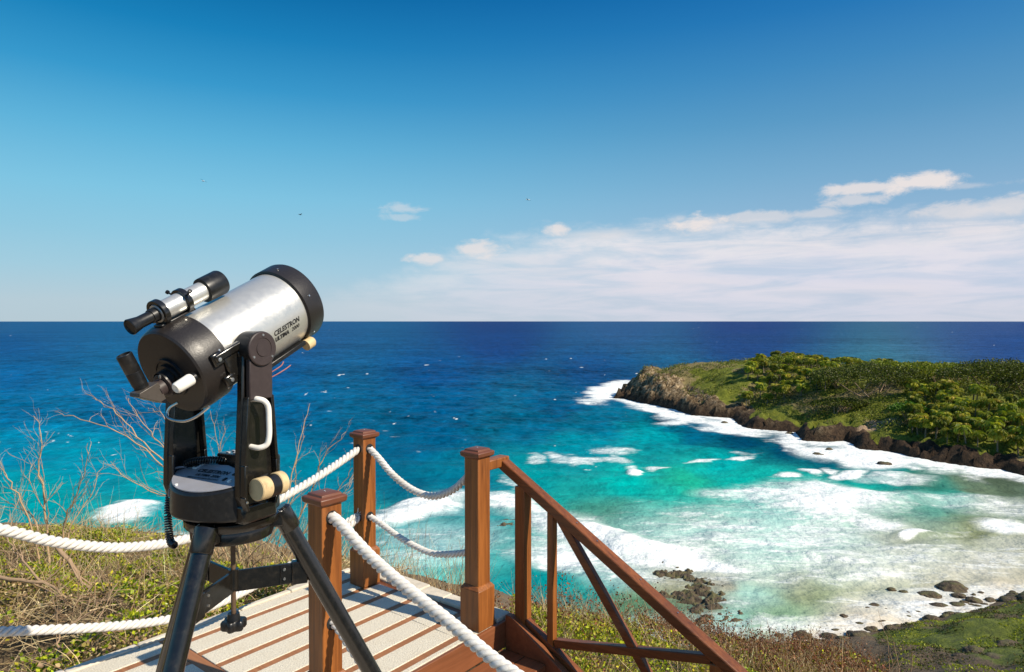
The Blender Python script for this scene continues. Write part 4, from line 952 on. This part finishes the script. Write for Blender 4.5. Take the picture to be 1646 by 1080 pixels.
# --- low weeds and bushes right of and behind the deck
parts=[]
xx_=rng.uniform(-6.5,-.3,3300); yy_=rng.uniform(4.6,6.9,3300); k=(fbm(xx_/.5,yy_/.5,180,3)>.45)&(~in_deck(xx_,yy_)); xx_,yy_=xx_[k],yy_[k]
P0=np.stack([xx_,yy_,bushtop(xx_,yy_,-.05,.45,92)-.26*sstep(4.2,6.5,yy_)],1); dd=unit(rng,len(xx_),1.2)*rng.uniform(.10,.38,(len(xx_),1)); parts.append(twigs_np(P0,P0+dd,rng.uniform(.001,.0028,len(xx_)),pal(rng,len(xx_),STRAW,[3,3,2,1]),rng,wig=.15))
def zone(n,x0,x1,y0,y1,h0,h1,seed,cols,w,size,tw=.15,cond=None,twh=(.1,.3),twcol=STRAW,seeds=0.,thr=.40,twr=(.001,.0024)):
    x,y=scatter(rng,n,x0,x1,y0,y1,cond); d_=fbm(x/.45,y/.45,seed,4); k=d_>thr; x,y=x[k],y[k]
    P=np.stack([x,y,bushtop(x,y,h0,h1,seed+1)-np.abs(rng.normal(size=len(x)))*.05],1)
    parts.append(leaves(P,unit(rng,len(P),.15),rng.uniform(*size,len(P)),.55,pal(rng,len(P),cols,w),rng))
    m=int(n*tw); x,y=scatter(rng,m,x0,x1,y0,y1,cond); d_=fbm(x/.3,y/.3,seed+5,3); k=d_>.46; x,y=x[k],y[k]
    P0=np.stack([x,y,bushtop(x,y,h0,h1,seed+1)-.04],1); dd=unit(rng,len(x),.9); ln=rng.uniform(*twh,len(x))[:,None]; P1=P0+dd/np.linalg.norm(dd,axis=1,keepdims=True)*ln
    parts.append(twigs_np(P0,P1,rng.uniform(*twr,len(x)),pal(rng,len(x),twcol,[1]*len(twcol)),rng,wig=.1))
    if seeds:
        k=rng.rand(len(x))<seeds; q0,q1=P0[k],P1[k]
        for rep in range(7):
            f=rng.uniform(.35,1.0,(len(q0),1)); c=q0+(q1-q0)*f+rng.normal(size=(len(q0),3))*.012
            parts.append(leaves(c,unit(rng,len(c),0.),rng.uniform(.010,.024,len(c)),.8,pal(rng,len(c),RED,[3,3,2,2]),rng))
zone(40000,.0,3.0,3.9,5.8,.02,.40,101,GREEN+[(.14,.10,.04),(.05,.07,.012)],[5,5,3,2,1,1,2],(.014,.034),.08,twh=(.08,.26))
zone(9000,.2,4.8,4.3,6.6,.10,.40,111,GREEN+RED[:2],[2,2,2,1,2,1,1],(.018,.035),.13,twh=(.16,.42),twcol=STRAW+RED,seeds=.75)
zone(16000,-1.3,.6,3.7,5.3,.05,.34,121,GREEN+STRAW,[2,1,1,1,1,1,1,1,1],(.015,.03),.09,twh=(.10,.28),twcol=STRAW+RED,seeds=.5,cond=lambda x,y:y>3.4-.78*(x+.2)+.30)
zone(56000,1.6,6.2,5.0,9.5,.05,.50,131,GREEN+RED+STRAW,[2,2,1,2,2,2,3,2,2,2,2,1,1],(.025,.05),.13,twh=(.10,.30),twcol=STRAW+RED,seeds=.6,twr=(.0015,.0035),cond=lambda x,y:x<.57*y)
V,Fq,Cc=join(parts); tag(mesh_np('undergrowth',V,Fq,MAT['leaf'],kcols={'Col':Cc},smooth=False),kind='stuff',label='weedy undergrowth with reddish seed stalks behind and below the stair',cat='undergrowth')
# --- shore slope grass tufts
x=rng.uniform(8,75,150000); y=rng.uniform(24,66,150000); sd_=shore_y(x)-y; px_,py_=proj(x,y,hill(x,y)); k=(sd_>.6)&(fbm(x/1.7,y/1.7,140,4)>.47)&(px_>1410)&(px_<1800)&(py_<1250); x,y=x[k],y[k]
P=np.stack([x,y,hill(x,y)],1)
V,Fq,Cc=leaves(P,unit(rng,len(P),.3),rng.uniform(.10,.24,len(P)),.35,np.where((fbm(P[:,0]/2.2,P[:,1]/2.2,145,4)>.52)[:,None],pal(rng,len(P),[(.34,.36,.02),(.20,.24,.02)],[2,2]),pal(rng,len(P),[(.07,.09,.012),(.04,.05,.01),(.16,.10,.04)],[3,2,1])),rng)
tag(mesh_np('shore_grass',V,Fq,MAT['leaf'],kcols={'Col':Cc},smooth=False),kind='stuff',label='bright green grass on the slope above the boulder shore',cat='grass')

# ================================================================ bare shrubs and dead branches
def grow(mb,p,d,ln,r,depth,rr,spread=.55,up=.15):
    n=5; pts=[p.copy()]; q=p.copy(); dd=d.normalized()
    for i in range(n):
        dd=(dd+Vector((rr.gauss(0,.16),rr.gauss(0,.16),rr.gauss(0,.12)+up*.12))).normalized(); q=q+dd*ln/n; pts.append(q.copy())
    mb.tube(pts,[r*(1-.55*i/n) for i in range(n+1)],5 if r>.004 else 3)
    if depth<=0: return
    for i in range(2,n+1):
        if rr.random()<.62:
            e=(dd+Vector((rr.gauss(0,spread),rr.gauss(0,spread),rr.gauss(0,spread)*.7+up))).normalized()
            grow(mb,pts[i],e,ln*rr.uniform(.42,.7),r*.55,depth-1,rr,spread,up)
def limb(mb,px,d0,d1,r0,r1,rr,side=1.,n_side=13,depth=1,sl=.30):
    P=[at(a,b,d0+(d1-d0)*i/(len(px)-1)) for i,(a,b) in enumerate(px)]; Q=[]
    for i in range(len(P)-1):
        p0=P[max(i-1,0)];p1=P[i];p2=P[i+1];p3=P[min(i+2,len(P)-1)]
        for k in range(5):
            s=k/5; Q.append(.5*((2*p1)+(p2-p0)*s+(2*p0-5*p1+4*p2-p3)*s*s+(3*p1-p0-3*p2+p3)*s**3)+Vector((rr.gauss(0,.007),rr.gauss(0,.007),rr.gauss(0,.007))))
    Q.append(P[-1]); m=len(Q)
    mb.tube(Q,[r0+(r1-r0)*(i/(m-1))**.7 for i in range(m)],7)
    for j in range(n_side):
        i=int((.22+.75*(j+rr.random())/n_side)*(m-1)); d=(Q[min(i+1,m-1)]-Q[i-1]).normalized()
        e=(d+Vector((rr.gauss(0,.35),rr.gauss(0,.45),rr.gauss(.12,.35)))*side).normalized(); f=1-i/m*.45
        grow(mb,Q[i],e,sl*f*rr.uniform(.6,1.2),(r0+(r1-r0)*(i/m)**.7)*.55,depth,rr,.38,.15)
def shrub(label,limbs,seed,mat='bark_red',group='bare twiggy shrubs on the slope',name='bare_shrub',cat='shrub',**k):
    rr=random.Random(seed); mb=MB()
    for l in limbs: limb(mb,l[0],l[1],l[2],l[3],.0018,rr,**{**k,**(l[4] if len(l)>4 else {})})
    return mb.build(name,MAT[mat],None,sharp=80,label=label,cat=cat,group=group)
shrub('bare shrub with long reddish branches reaching up-left beside the telescope mount',[
 ([(420,985),(380,880),(345,812),(280,760),(205,702),(130,674),(88,662)],5.3,5.6,.013),
 ([(425,985),(385,860),(330,790),(268,745),(212,690),(172,652),(148,640)],5.3,5.2,.012),
 ([(410,985),(370,850),(300,770),(262,716),(236,690),(206,640)],5.3,5.0,.010),
 ([(400,985),(350,870),(300,812),(250,792),(200,766),(178,742)],5.3,5.0,.009),
 ([(395,985),(330,850),(296,735),(262,670),(238,655)],5.3,5.7,.009)],3,depth=1,sl=.34)
shrub('dark-tipped bare shrub at the far left edge above the upper rope',[
 ([(85,960),(76,860),(70,800),(62,742),(68,706),(54,668)],5.6,5.8,.013,{'depth':2}),
 ([(95,960),(102,850),(118,805),(136,762),(141,712)],5.6,5.4,.010),
 ([(70,960),(52,850),(22,785),(0,750),(-30,725)],5.6,5.5,.010),
 ([(90,960),(60,840),(20,812),(-10,796)],5.6,5.9,.008),
 ([(98,960),(112,850),(146,796),(166,742)],5.6,5.9,.008)],5,depth=1,sl=.3)
shrub('bare shrub fanning out between the telescope and the far corner post',[
 ([(430,1000),(452,900),(474,845),(505,778),(522,732),(556,694)],5.2,5.4,.012),
 ([(440,1000),(462,905),(500,835),(538,795),(566,752)],5.2,5.1,.010),
 ([(430,1000),(446,880),(470,760),(484,700),(498,648)],5.2,5.7,.009,{'n_side':3,'depth':0}),
 ([(445,1000),(470,920),(530,812),(556,790),(576,748)],5.2,5.3,.008),
 ([(420,1000),(424,890),(470,800),(476,742),(490,700)],5.2,5.3,.008)],9,depth=1,sl=.26)
shrub('tangled bare shrub seen between the fork arms and under the tripod head',[
 ([(380,1010),(380,900),(372,800),(352,730),(362,688)],5.0,5.2,.011),
 ([(390,1010),(400,900),(398,800),(388,742),(398,690)],5.0,5.0,.010),
 ([(370,1010),(350,880),(345,780),(352,732),(338,660)],5.0,5.2,.008),
 ([(400,1010),(420,930),(440,890),(478,868)],5.0,5.1,.010),
 ([(375,1010),(392,940),(416,900),(462,900)],5.0,4.8,.009,{'depth':2}),
 ([(395,1010),(372,950),(400,895),(440,862)],5.0,4.8,.008,{'depth':2}),
 ([(360,1010),(345,940),(350,900),(390,868)],5.0,4.9,.008,{'depth':2})],12,mat='bark',depth=1,sl=.26)
for i,(lb,ls) in enumerate([
 ('thick dead branch slanting down from the upper rope into the leafy slope',[([(60,862),(92,880),(118,915),(140,945),(178,955),(230,952),(275,958),(330,950)],4.5,4.3,.022)]),
 ('long pale dead branch lying across the left edge of the slope',[([(-30,922),(20,932),(80,942),(108,962),(140,966),(185,962)],4.3,4.1,.017),([(80,942),(36,905),(14,866),(16,850)],4.25,4.5,.010)]),
 ('forked dead branch near the lower rope beside the deck corner',[([(60,1076),(110,1050),(140,1030),(172,1012),(210,1000),(250,985)],3.45,3.6,.014),([(90,1058),(98,1020),(120,1000),(128,985)],3.5,3.7,.008)])]):
    shrub(lb,ls,20+i,mat='bark',group='dead branches lying on the slope',name='dead_branch',cat='branch',n_side=9,depth=2,sl=.34,side=1.2)
rr=random.Random(2); mb=MB()
for px_,tx,ty in ((1418,1424,1040),(1430,1412,1030),(1445,1452,1036),(1462,1464,1044),(1425,1404,1056),(1440,1478,1066)):
    d=7.5; grow(mb,at(px_,1100,d),at(tx,ty,d)-at(px_,1100,d),(at(tx,ty,d)-at(px_,1100,d)).length,.006,1,rr,.3,.1)
mb.build('dry_stalks',MAT['bark'],None,sharp=80,label='pale dry leafless stalks rising before the green shore slope',cat='plant')

# ================================================================ headland trees
def hz(x,y): 
    h,_=head_h(np.array([x]),np.array([y])); return float(h[0])
MAT['leaf_far']=mk_leaf('tree_leaf')
def palm_meshes(seed):
    rg=np.random.RandomState(seed); h=rg.uniform(2.6,3.8); lean=rg.uniform(-.5,.5,2); m=MB()
    m.tube([(lean[0]*(t_**2),lean[1]*(t_**2),h*t_-.4*(1-t_)) for t_ in np.linspace(0,1,6)],[.2,.15,.13,.12,.11,.12],6); tr=m.build('trunk',MAT['palm_bark'],None); trm=tr.data; bpy.data.objects.remove(tr)
    top=np.array([lean[0],lean[1],h]); P=[];D=[];S=[];C=[]
    for i in range(22):
        az=2*math.pi*i/20+rg.uniform(-.2,.2); e0=rg.uniform(-.1,1.25); L0=rg.uniform(1.7,2.3); el_=e0; p=top.copy(); n=16
        cl=[.85,.62,1.0,.72,.5][seed]*np.array([(.46,.44,.035),(.26,.31,.02),(.11,.16,.014),(.60,.46,.08)][rg.choice(4,p=[.35,.35,.2,.10])])
        for s in range(n):
            d=np.array([math.cos(az)*math.cos(el_),math.sin(az)*math.cos(el_),math.sin(el_)]); sd=np.array([-math.sin(az),math.cos(az),0])
            q=p+d*L0/n
            for sg in (-1,1):
                ld=d*.55+sd*sg*.9-np.array([0,0,.45]); ll=.75*math.sin(math.pi*(s+1.2)/(n+1.6))+.12
                P.append(p);D.append(ld);S.append(ll);C.append(cl)
            p=q; el_-=(.16+.10*s/n)*.75
    V,Fq,Cc=leaves(np.array(P),np.array(D),np.array(S),.22,np.array(C),rg,.1)
    cr=mesh_np('crown',V,Fq,MAT['leaf_far'],smooth=False,kcols={'Col':Cc}); crm=cr.data; bpy.data.objects.remove(cr); return trm,crm
PALMS=[palm_meshes(s) for s in range(5)]
def palm(x,y,sc,label,group,i):
    r=empty('palm_tree',(x,y,hz(x,y)-.1),i*1.7,label=label,cat='palm tree',group=group); r.scale=(sc,)*3
    for nm,me in zip(('trunk','crown'),PALMS[i%5]):
        o=bpy.data.objects.new(nm,me); col.objects.link(o); o.parent=r
rp=random.Random(6); i=0; placed=[]
def try_palm(px,d,sc,label,group,mind=1.9):
    global i
    x=(px-CX)/F*d; y=d
    if float(poly_sd(np.array([x]),np.array([y]))[0])<4: return
    if any((x-a)**2+(y-b)**2<mind*mind for a,b in placed): return
    placed.append((x,y)); palm(x,y,sc,label,group,i); i+=1
for k in range(120): 
    px=1262+ (1660-1262)*rp.random(); try_palm(px,222-46*(px-1262)/400+rp.uniform(-13,8),rp.uniform(.8,1.1),'coconut palm in the row along the headland skyline','palms along the headland skyline')
for k in range(90):
    px=1195+150*rp.random(); try_palm(px,177+rp.uniform(-5,26)-(px-1195)*.07,rp.uniform(.85,1.15),'coconut palm in the grove on the seaward slope of the headland','palms on the seaward slope')
for k in range(150):
    px=1462+215*rp.random(); try_palm(px,143-26*(px-1462)/200+rp.uniform(-13,9),rp.uniform(.8,1.1),'coconut palm in the dense grove at the right above the dark cliff','palms in the right-hand grove',1.6)
def crown_mesh(seed,rx,ry,h,n,cols,w,size):
    rg=np.random.RandomState(seed); a=rg.uniform(0,2*math.pi,n); rad_=np.sqrt(rg.rand(n)); lump=.72+.56*fbm(np.cos(a)*1.6+5,np.sin(a)*1.6+seed,seed,3)
    x=np.cos(a)*rad_*rx*lump; y=np.sin(a)*rad_*ry*lump
    dome=np.sqrt(np.clip(1-rad_**2,0,1)); lump2=fbm(x/1.7,y/1.7,seed+3,4); shell=rg.rand(n)**.35
    z=h*(.30+.70*dome*(.62+.76*(lump2-.2)))*shell+h*.18*(1-shell); k=(lump2>.30)|(rg.rand(n)<.3); x,y,z=x[k],y[k],z[k]
    P=np.stack([x,y,z],1); D=unit(rg,len(P),.0); D[:,0]+=x/rx*.7; D[:,1]+=y/ry*.7
    return leaves(P,D,rg.uniform(*size,len(P)),.7,pal(rg,len(P),cols,w,.3),rg)
def tree(label,x,y,rx,ry,h,seed,cols,w,n=5200,lift=1.8,group='spreading broad-leaved trees on the headland',size=(.22,.5),name='broad_tree'):
    z0=hz(x,y)-.2; r=empty(name,(x,y,z0),0,label=label,cat='tree',group=group); rr=random.Random(seed)
    V,Fq,Cc=crown_mesh(seed,rx,ry,h,n,cols,w,size); V[:,2]+=lift
    mesh_np('crown',V,Fq,MAT['leaf_far'],r,False,kcols={'Col':Cc})
    mb=MB()
    for k in range(9):
        a=rr.uniform(0,6.28); q=rr.uniform(.3,.8); bx,by=rr.uniform(-.25,.25)*rx,rr.uniform(-.25,.25)*ry
        mb.tube([(bx,by,-.6),(bx+math.cos(a)*rx*q*.3,by+math.sin(a)*ry*q*.3,lift*.8),(bx+math.cos(a)*rx*q*.8,by+math.sin(a)*ry*q*.8,lift+h*.55)],[.2,.13,.04],5)
    mb.build('trunk',MAT['bark'],r,sharp=80)
DK=[(.05,.065,.011),(.08,.10,.013),(.13,.145,.018),(.03,.042,.01)]
MD=[(.19,.23,.02),(.12,.16,.016),(.28,.28,.03),(.07,.10,.013)]
S_=.66
T=[('broad dark green wind-shaped tree above the bare earth patch',1405,156,13.5,9,9.5,DK,[2,3,2,1]),
('dark dome-shaped tree at the right edge behind the palm grove',1615,146,13,9,9.0,DK,[2,3,2,1]),
('olive green tree between the two dark domed trees',1490,160,9,8,7.0,MD,[3,2,2,1]),
('low mid-green tree left of the broad dark tree',1345,166,7,6,5.0,DK,[2,3,2,1]),
('rounded olive tree under the skyline palms right of centre',1545,170,9,7,6.5,MD,[3,2,2,1]),
('flat olive tree behind the broad dark tree',1430,176,9,6,5.0,MD,[3,2,2,1]),
('small bright green tree right of the bare earth patch',1462,138,3.6,3.2,3.6,[(.10,.20,.02),(.06,.13,.012)],[2,1]),
('dark tree at the right picture edge above the grove',1662,140,7,7,6.5,DK,[2,3,2,1]),
('dusky low tree on the slope below the broad dark tree',1352,152,6,4,3.4,DK,[2,3,2,1]),
('wide shrubby tree at the near end of the seaward palm grove',1262,196,8,6,4.0,MD,[3,2,2,1])]
for j,(lb,px,d,rx,ry,h,c_,w_) in enumerate(T): tree(lb,(px-CX)/F*d,d,rx,ry,h*S_,40+j,c_,w_,n=int(75*rx*ry)+1500,lift=1.3)
# scrub cover
rg=np.random.RandomState(3); n=230000; x=rg.uniform(40,180,n); y=rg.uniform(90,240,n); sd_=poly_sd(x,y); px_,py_=proj(x,y,np.full(n,-12.))
cv_=fbm(x/5.5,y/5.5,150,5); k=(sd_>5.5)&(px_<1720)&(cv_>np.where(x<66,.51,.41)); x,y,cv_=x[k],y[k],cv_[k]
h_,_=head_h(x,y); P=np.stack([x,y,h_+rg.rand(len(x))*np.clip((cv_-.42)*6,0,1)*np.where(x<66,.7,1.5)],1)
V,Fq,Cc=leaves(P,unit(rg,len(P),.2),rg.uniform(.20,.45,len(P)),.7,pal(rg,len(P),[(.16,.19,.02),(.09,.12,.014),(.24,.25,.03),(.04,.055,.01),(.2,.15,.06)],[3,3,2,2,1]),rg)
tag(mesh_np('scrub',V,Fq,MAT['leaf_far'],smooth=False,kcols={'Col':Cc}),kind='stuff',label='low green scrub covering the headland',cat='scrub')

# ================================================================ rocks
def rock(px,py,wpx,hr_,label,seed,group=None,name='boulder',z=SEA,sub=4,flat=1.,el_=1.,mat='rock',rough=.34):
    c=ground(px,py,z); w=wpx*c.y/F/2; import bmesh
    bm=bmesh.new(); bmesh.ops.create_icosphere(bm,subdivisions=sub,radius=1); V=np.array([v.co[:] for v in bm.verts]); Fc=[tuple(v.index for v in f.verts) for f in bm.faces]; bm.free()
    o=seed*7.7; nz=(fbm(V[:,0]*1.1+o,V[:,1]*1.1+V[:,2]*.9,seed,4)-.5)*rough*2.2+(np.abs(fbm(V[:,0]*2.6+V[:,2]+o,V[:,1]*2.6-V[:,2]*1.3,seed+9,4)-.5))*-rough*1.3
    V=V*(1+nz[:,None]); 
    V[:,0]*=w; V[:,1]*=w*.8*el_; V[:,2]*=w*hr_; a=seed*1.3%.6-.3; V[:,2]-=V[:,2].min()*.0+w*hr_*.22
    r=mesh_np(name,V,Fc,MAT[mat],None,True,50); r.location=c; r.rotation_euler=(0,0,a); return tag(r,label,'rock',group)
big=[(1531,944,50,.42,'largest brown boulder standing in the foam offshore'),(1494,956,36,.42,'jagged dark rock just left of the largest offshore boulder'),(1434,947,14,.5,'small dark rock with a twin beside it in the foam'),(1452,951,15,.45,'right-hand twin of two small dark rocks in the foam'),
(1358,992,16,.75,'round light-topped boulder alone in the shallow green water'),(1399,1012,24,.62,'upright dark boulder with a foam wake near the shore'),(1374,1022,24,.4,'flat boulder left of the upright dark boulder'),(1530,990,28,.62,'round boulder at the foot of the green slope'),
(1352,1034,38,.5,'broad mossy boulder at the left end of the rocky shore'),(1404,1036,26,.5,'dark boulder behind the broad mossy shore boulder'),(1320,1038,20,.4,'low dark rock at the left tip of the shore'),(1405,973,20,.45,'brown rock half awash in the shallows'),(1541,957,22,.35,'low rock awash beneath the largest offshore boulder'),
(1632,958,30,.5,'dark rock at the right edge of the shore foam'),(1636,974,42,.5,'wide dark boulder at the right edge above the grass'),(1424,980,12,.4,'small flat rock right of the awash brown rock'),(1505,1012,30,.6,'shadowed boulder at the corner of the green slope'),
(1268,697,14,.5,'small brown rock in the white surf under the headland'),(1315,731,20,.4,'tan rock in the surf below the headland cliff'),(1333,722,13,.5,'dark rock in the surf beside the tan rock'),(1422,745,22,.4,'brown rock at the edge of the headland surf'),(1165,679,12,.4,'little brown rock at the foot of the headland bench')]
for j,(a,b_,w,h,lb) in enumerate(big): rock(a,b_,w,h,lb,j+1,group='boulders in and beside the surf')
sm=[(1427,985,8),(1460,984,8),(1461,991,9),(1446,994,8),(1429,1013,12),(1475,1006,10),(1446,1003,7),(1330,1006,6),(1394,978,12),(1550,968,14),(1561,972,12),(1582,971,12),(1590,966,8),(1602,965,8),(1608,962,6),(1565,955,7),(1577,952,9),(1515,978,5),(1488,974,9),(1347,1012,5),(1628,951,10),(1610,975,12),(1590,980,14),(1379,1033,16),(1385,1045,18),(1430,1040,22),(1340,1052,24),(1300,1046,22),(1460,1028,20),(1480,1020,18)]
for j,(a,b_,w) in enumerate(sm): rock(a,b_,w,.5,'small dark rock scattered in the shallow foam near the shore',60+j,group='small rocks scattered in the shallow foam',sub=3,name='small_rock')
rs_=random.Random(5)
for j,(a,b_,w,h,lb) in enumerate([(1572,1050,46,.5,'grey boulder in the grass on the shore slope'),(1600,1062,60,.35,'long slab of rock lying in the shore grass'),(1545,1058,30,.6,'pointed pale rock on the shore slope'),(1620,1038,44,.5,'dark boulder at the right of the shore slope'),(1530,1072,40,.4,'low rock at the bottom edge of the shore slope')]):
    z0=1.63-(b_-516)/F*46; c=ground(a,b_,-20.2); hx=float(hill(c.x,c.y)); c=ground(a,b_,hx+.1); hx=float(hill(c.x,c.y))
    rock(a,b_,w,h,lb,90+j,group='rocks on the green shore slope',z=hx+.1)
for j in range(46):
    xx_=rs_.uniform(17,46); yy_=float(shore_y(xx_))-rs_.uniform(-1.6,1.6); zz_=max(SEA,float(hill(xx_,yy_))); a,b_=proj(xx_,yy_,zz_)
    rock(float(a),float(b_),rs_.uniform(9,34),rs_.uniform(.4,.65),'dark wet rock in the line of rocks where the bank meets the surf',120+j,group='dark rocks lining the bank',sub=3,z=zz_,name='shore_rock')
# reef: flat ragged outcrop
g0=ground(1120,948,SEA); n_=150; xs=np.linspace(-4.2,4.2,n_); ys=np.linspace(-8.5,8.5,n_); X,Y=np.meshgrid(xs,ys)
e=1-np.sqrt(((X+.6*np.sin(Y*.4))/3.2)**2+((Y+1)/6.4)**2)+.12; e=e+(fbm(X/1.3+3,Y/1.3,160,5)-.5)*1.7
Z=np.clip(e,-.5,1)*.5+(fbm(X/.45,Y/.45,161,4)-.5)*.8*sstep(-.1,.3,e)+.12*sstep(0,5,Y); Z=np.where(e<-.25,-.9,Z-.12)
tag(mesh_np('reef_rock',np.stack([X.ravel(),Y.ravel(),Z.ravel()],1),gridfaces(n_,n_),MAT['rock'],sharp=50),'ragged brown rock reef awash in white water behind the handrail','rock').location=g0
g0=ground(822,842,SEA); X2,Y2=X*1.0,Y*.7; e=1-np.sqrt((X2/3.2)**2+(Y2/3.4)**2)+(fbm(X/1.5+9,Y/1.5,170,5)-.5)*1.6; Z=np.clip(e,-.6,1)*.7+(fbm(X/.5,Y/.5,171,4)-.5)*.4-.22; Z=np.where(e<-.25,-.9,Z)
tag(mesh_np('reef_rock',np.stack([X2.ravel(),Y2.ravel(),Z.ravel()],1),gridfaces(n_,n_),MAT['rock'],sharp=50),'small brown reef barely breaking the surface behind the handrail post','rock').location=g0

# ================================================================ birds
def bird(px,py,d,span,label,up,mat,bank):
    c=at(px,py,d); m=MB(); m.ball((0,0,0),.11*span,10,sc=(.55,1.9,.55)); m.ball((0,.22*span,.01),.055*span,8)
    for s in (-1,1):
        m.add([(s*.03,.08*span,.02),(s*.25*span,.10*span,up*.16*span),(s*.5*span,-.02*span,up*.10*span),(s*.25*span,-.05*span,up*.16*span-.004),(s*.03,-.06*span,.015),(s*.25*span,.03*span,up*.16*span-.02)],[(0,1,5),(1,2,5),(2,3,5),(3,4,5),(4,0,5),(0,4,3,1),(1,3,2)])
    m.add([(-.03,-.18*span,0),(.03,-.18*span,0),(.05,-.32*span,0),(-.05,-.32*span,0)],[(0,1,2,3)])
    o=m.build('seabird',MAT[mat],None,label=label,cat='bird',group='seabirds in the sky'); o.location=c; o.rotation_euler=(R(10),bank,R(60)); return o
bird(327,291,150,2.0,'pale seabird gliding highest at the upper left of the sky',.5,'white',.3)
bird(483,345,150,1.5,'dark seabird above the telescope tube',.9,'ink',-.3)
bird(849,321,150,2.2,'faint white seabird high over the middle of the sea',.3,'white',.1)
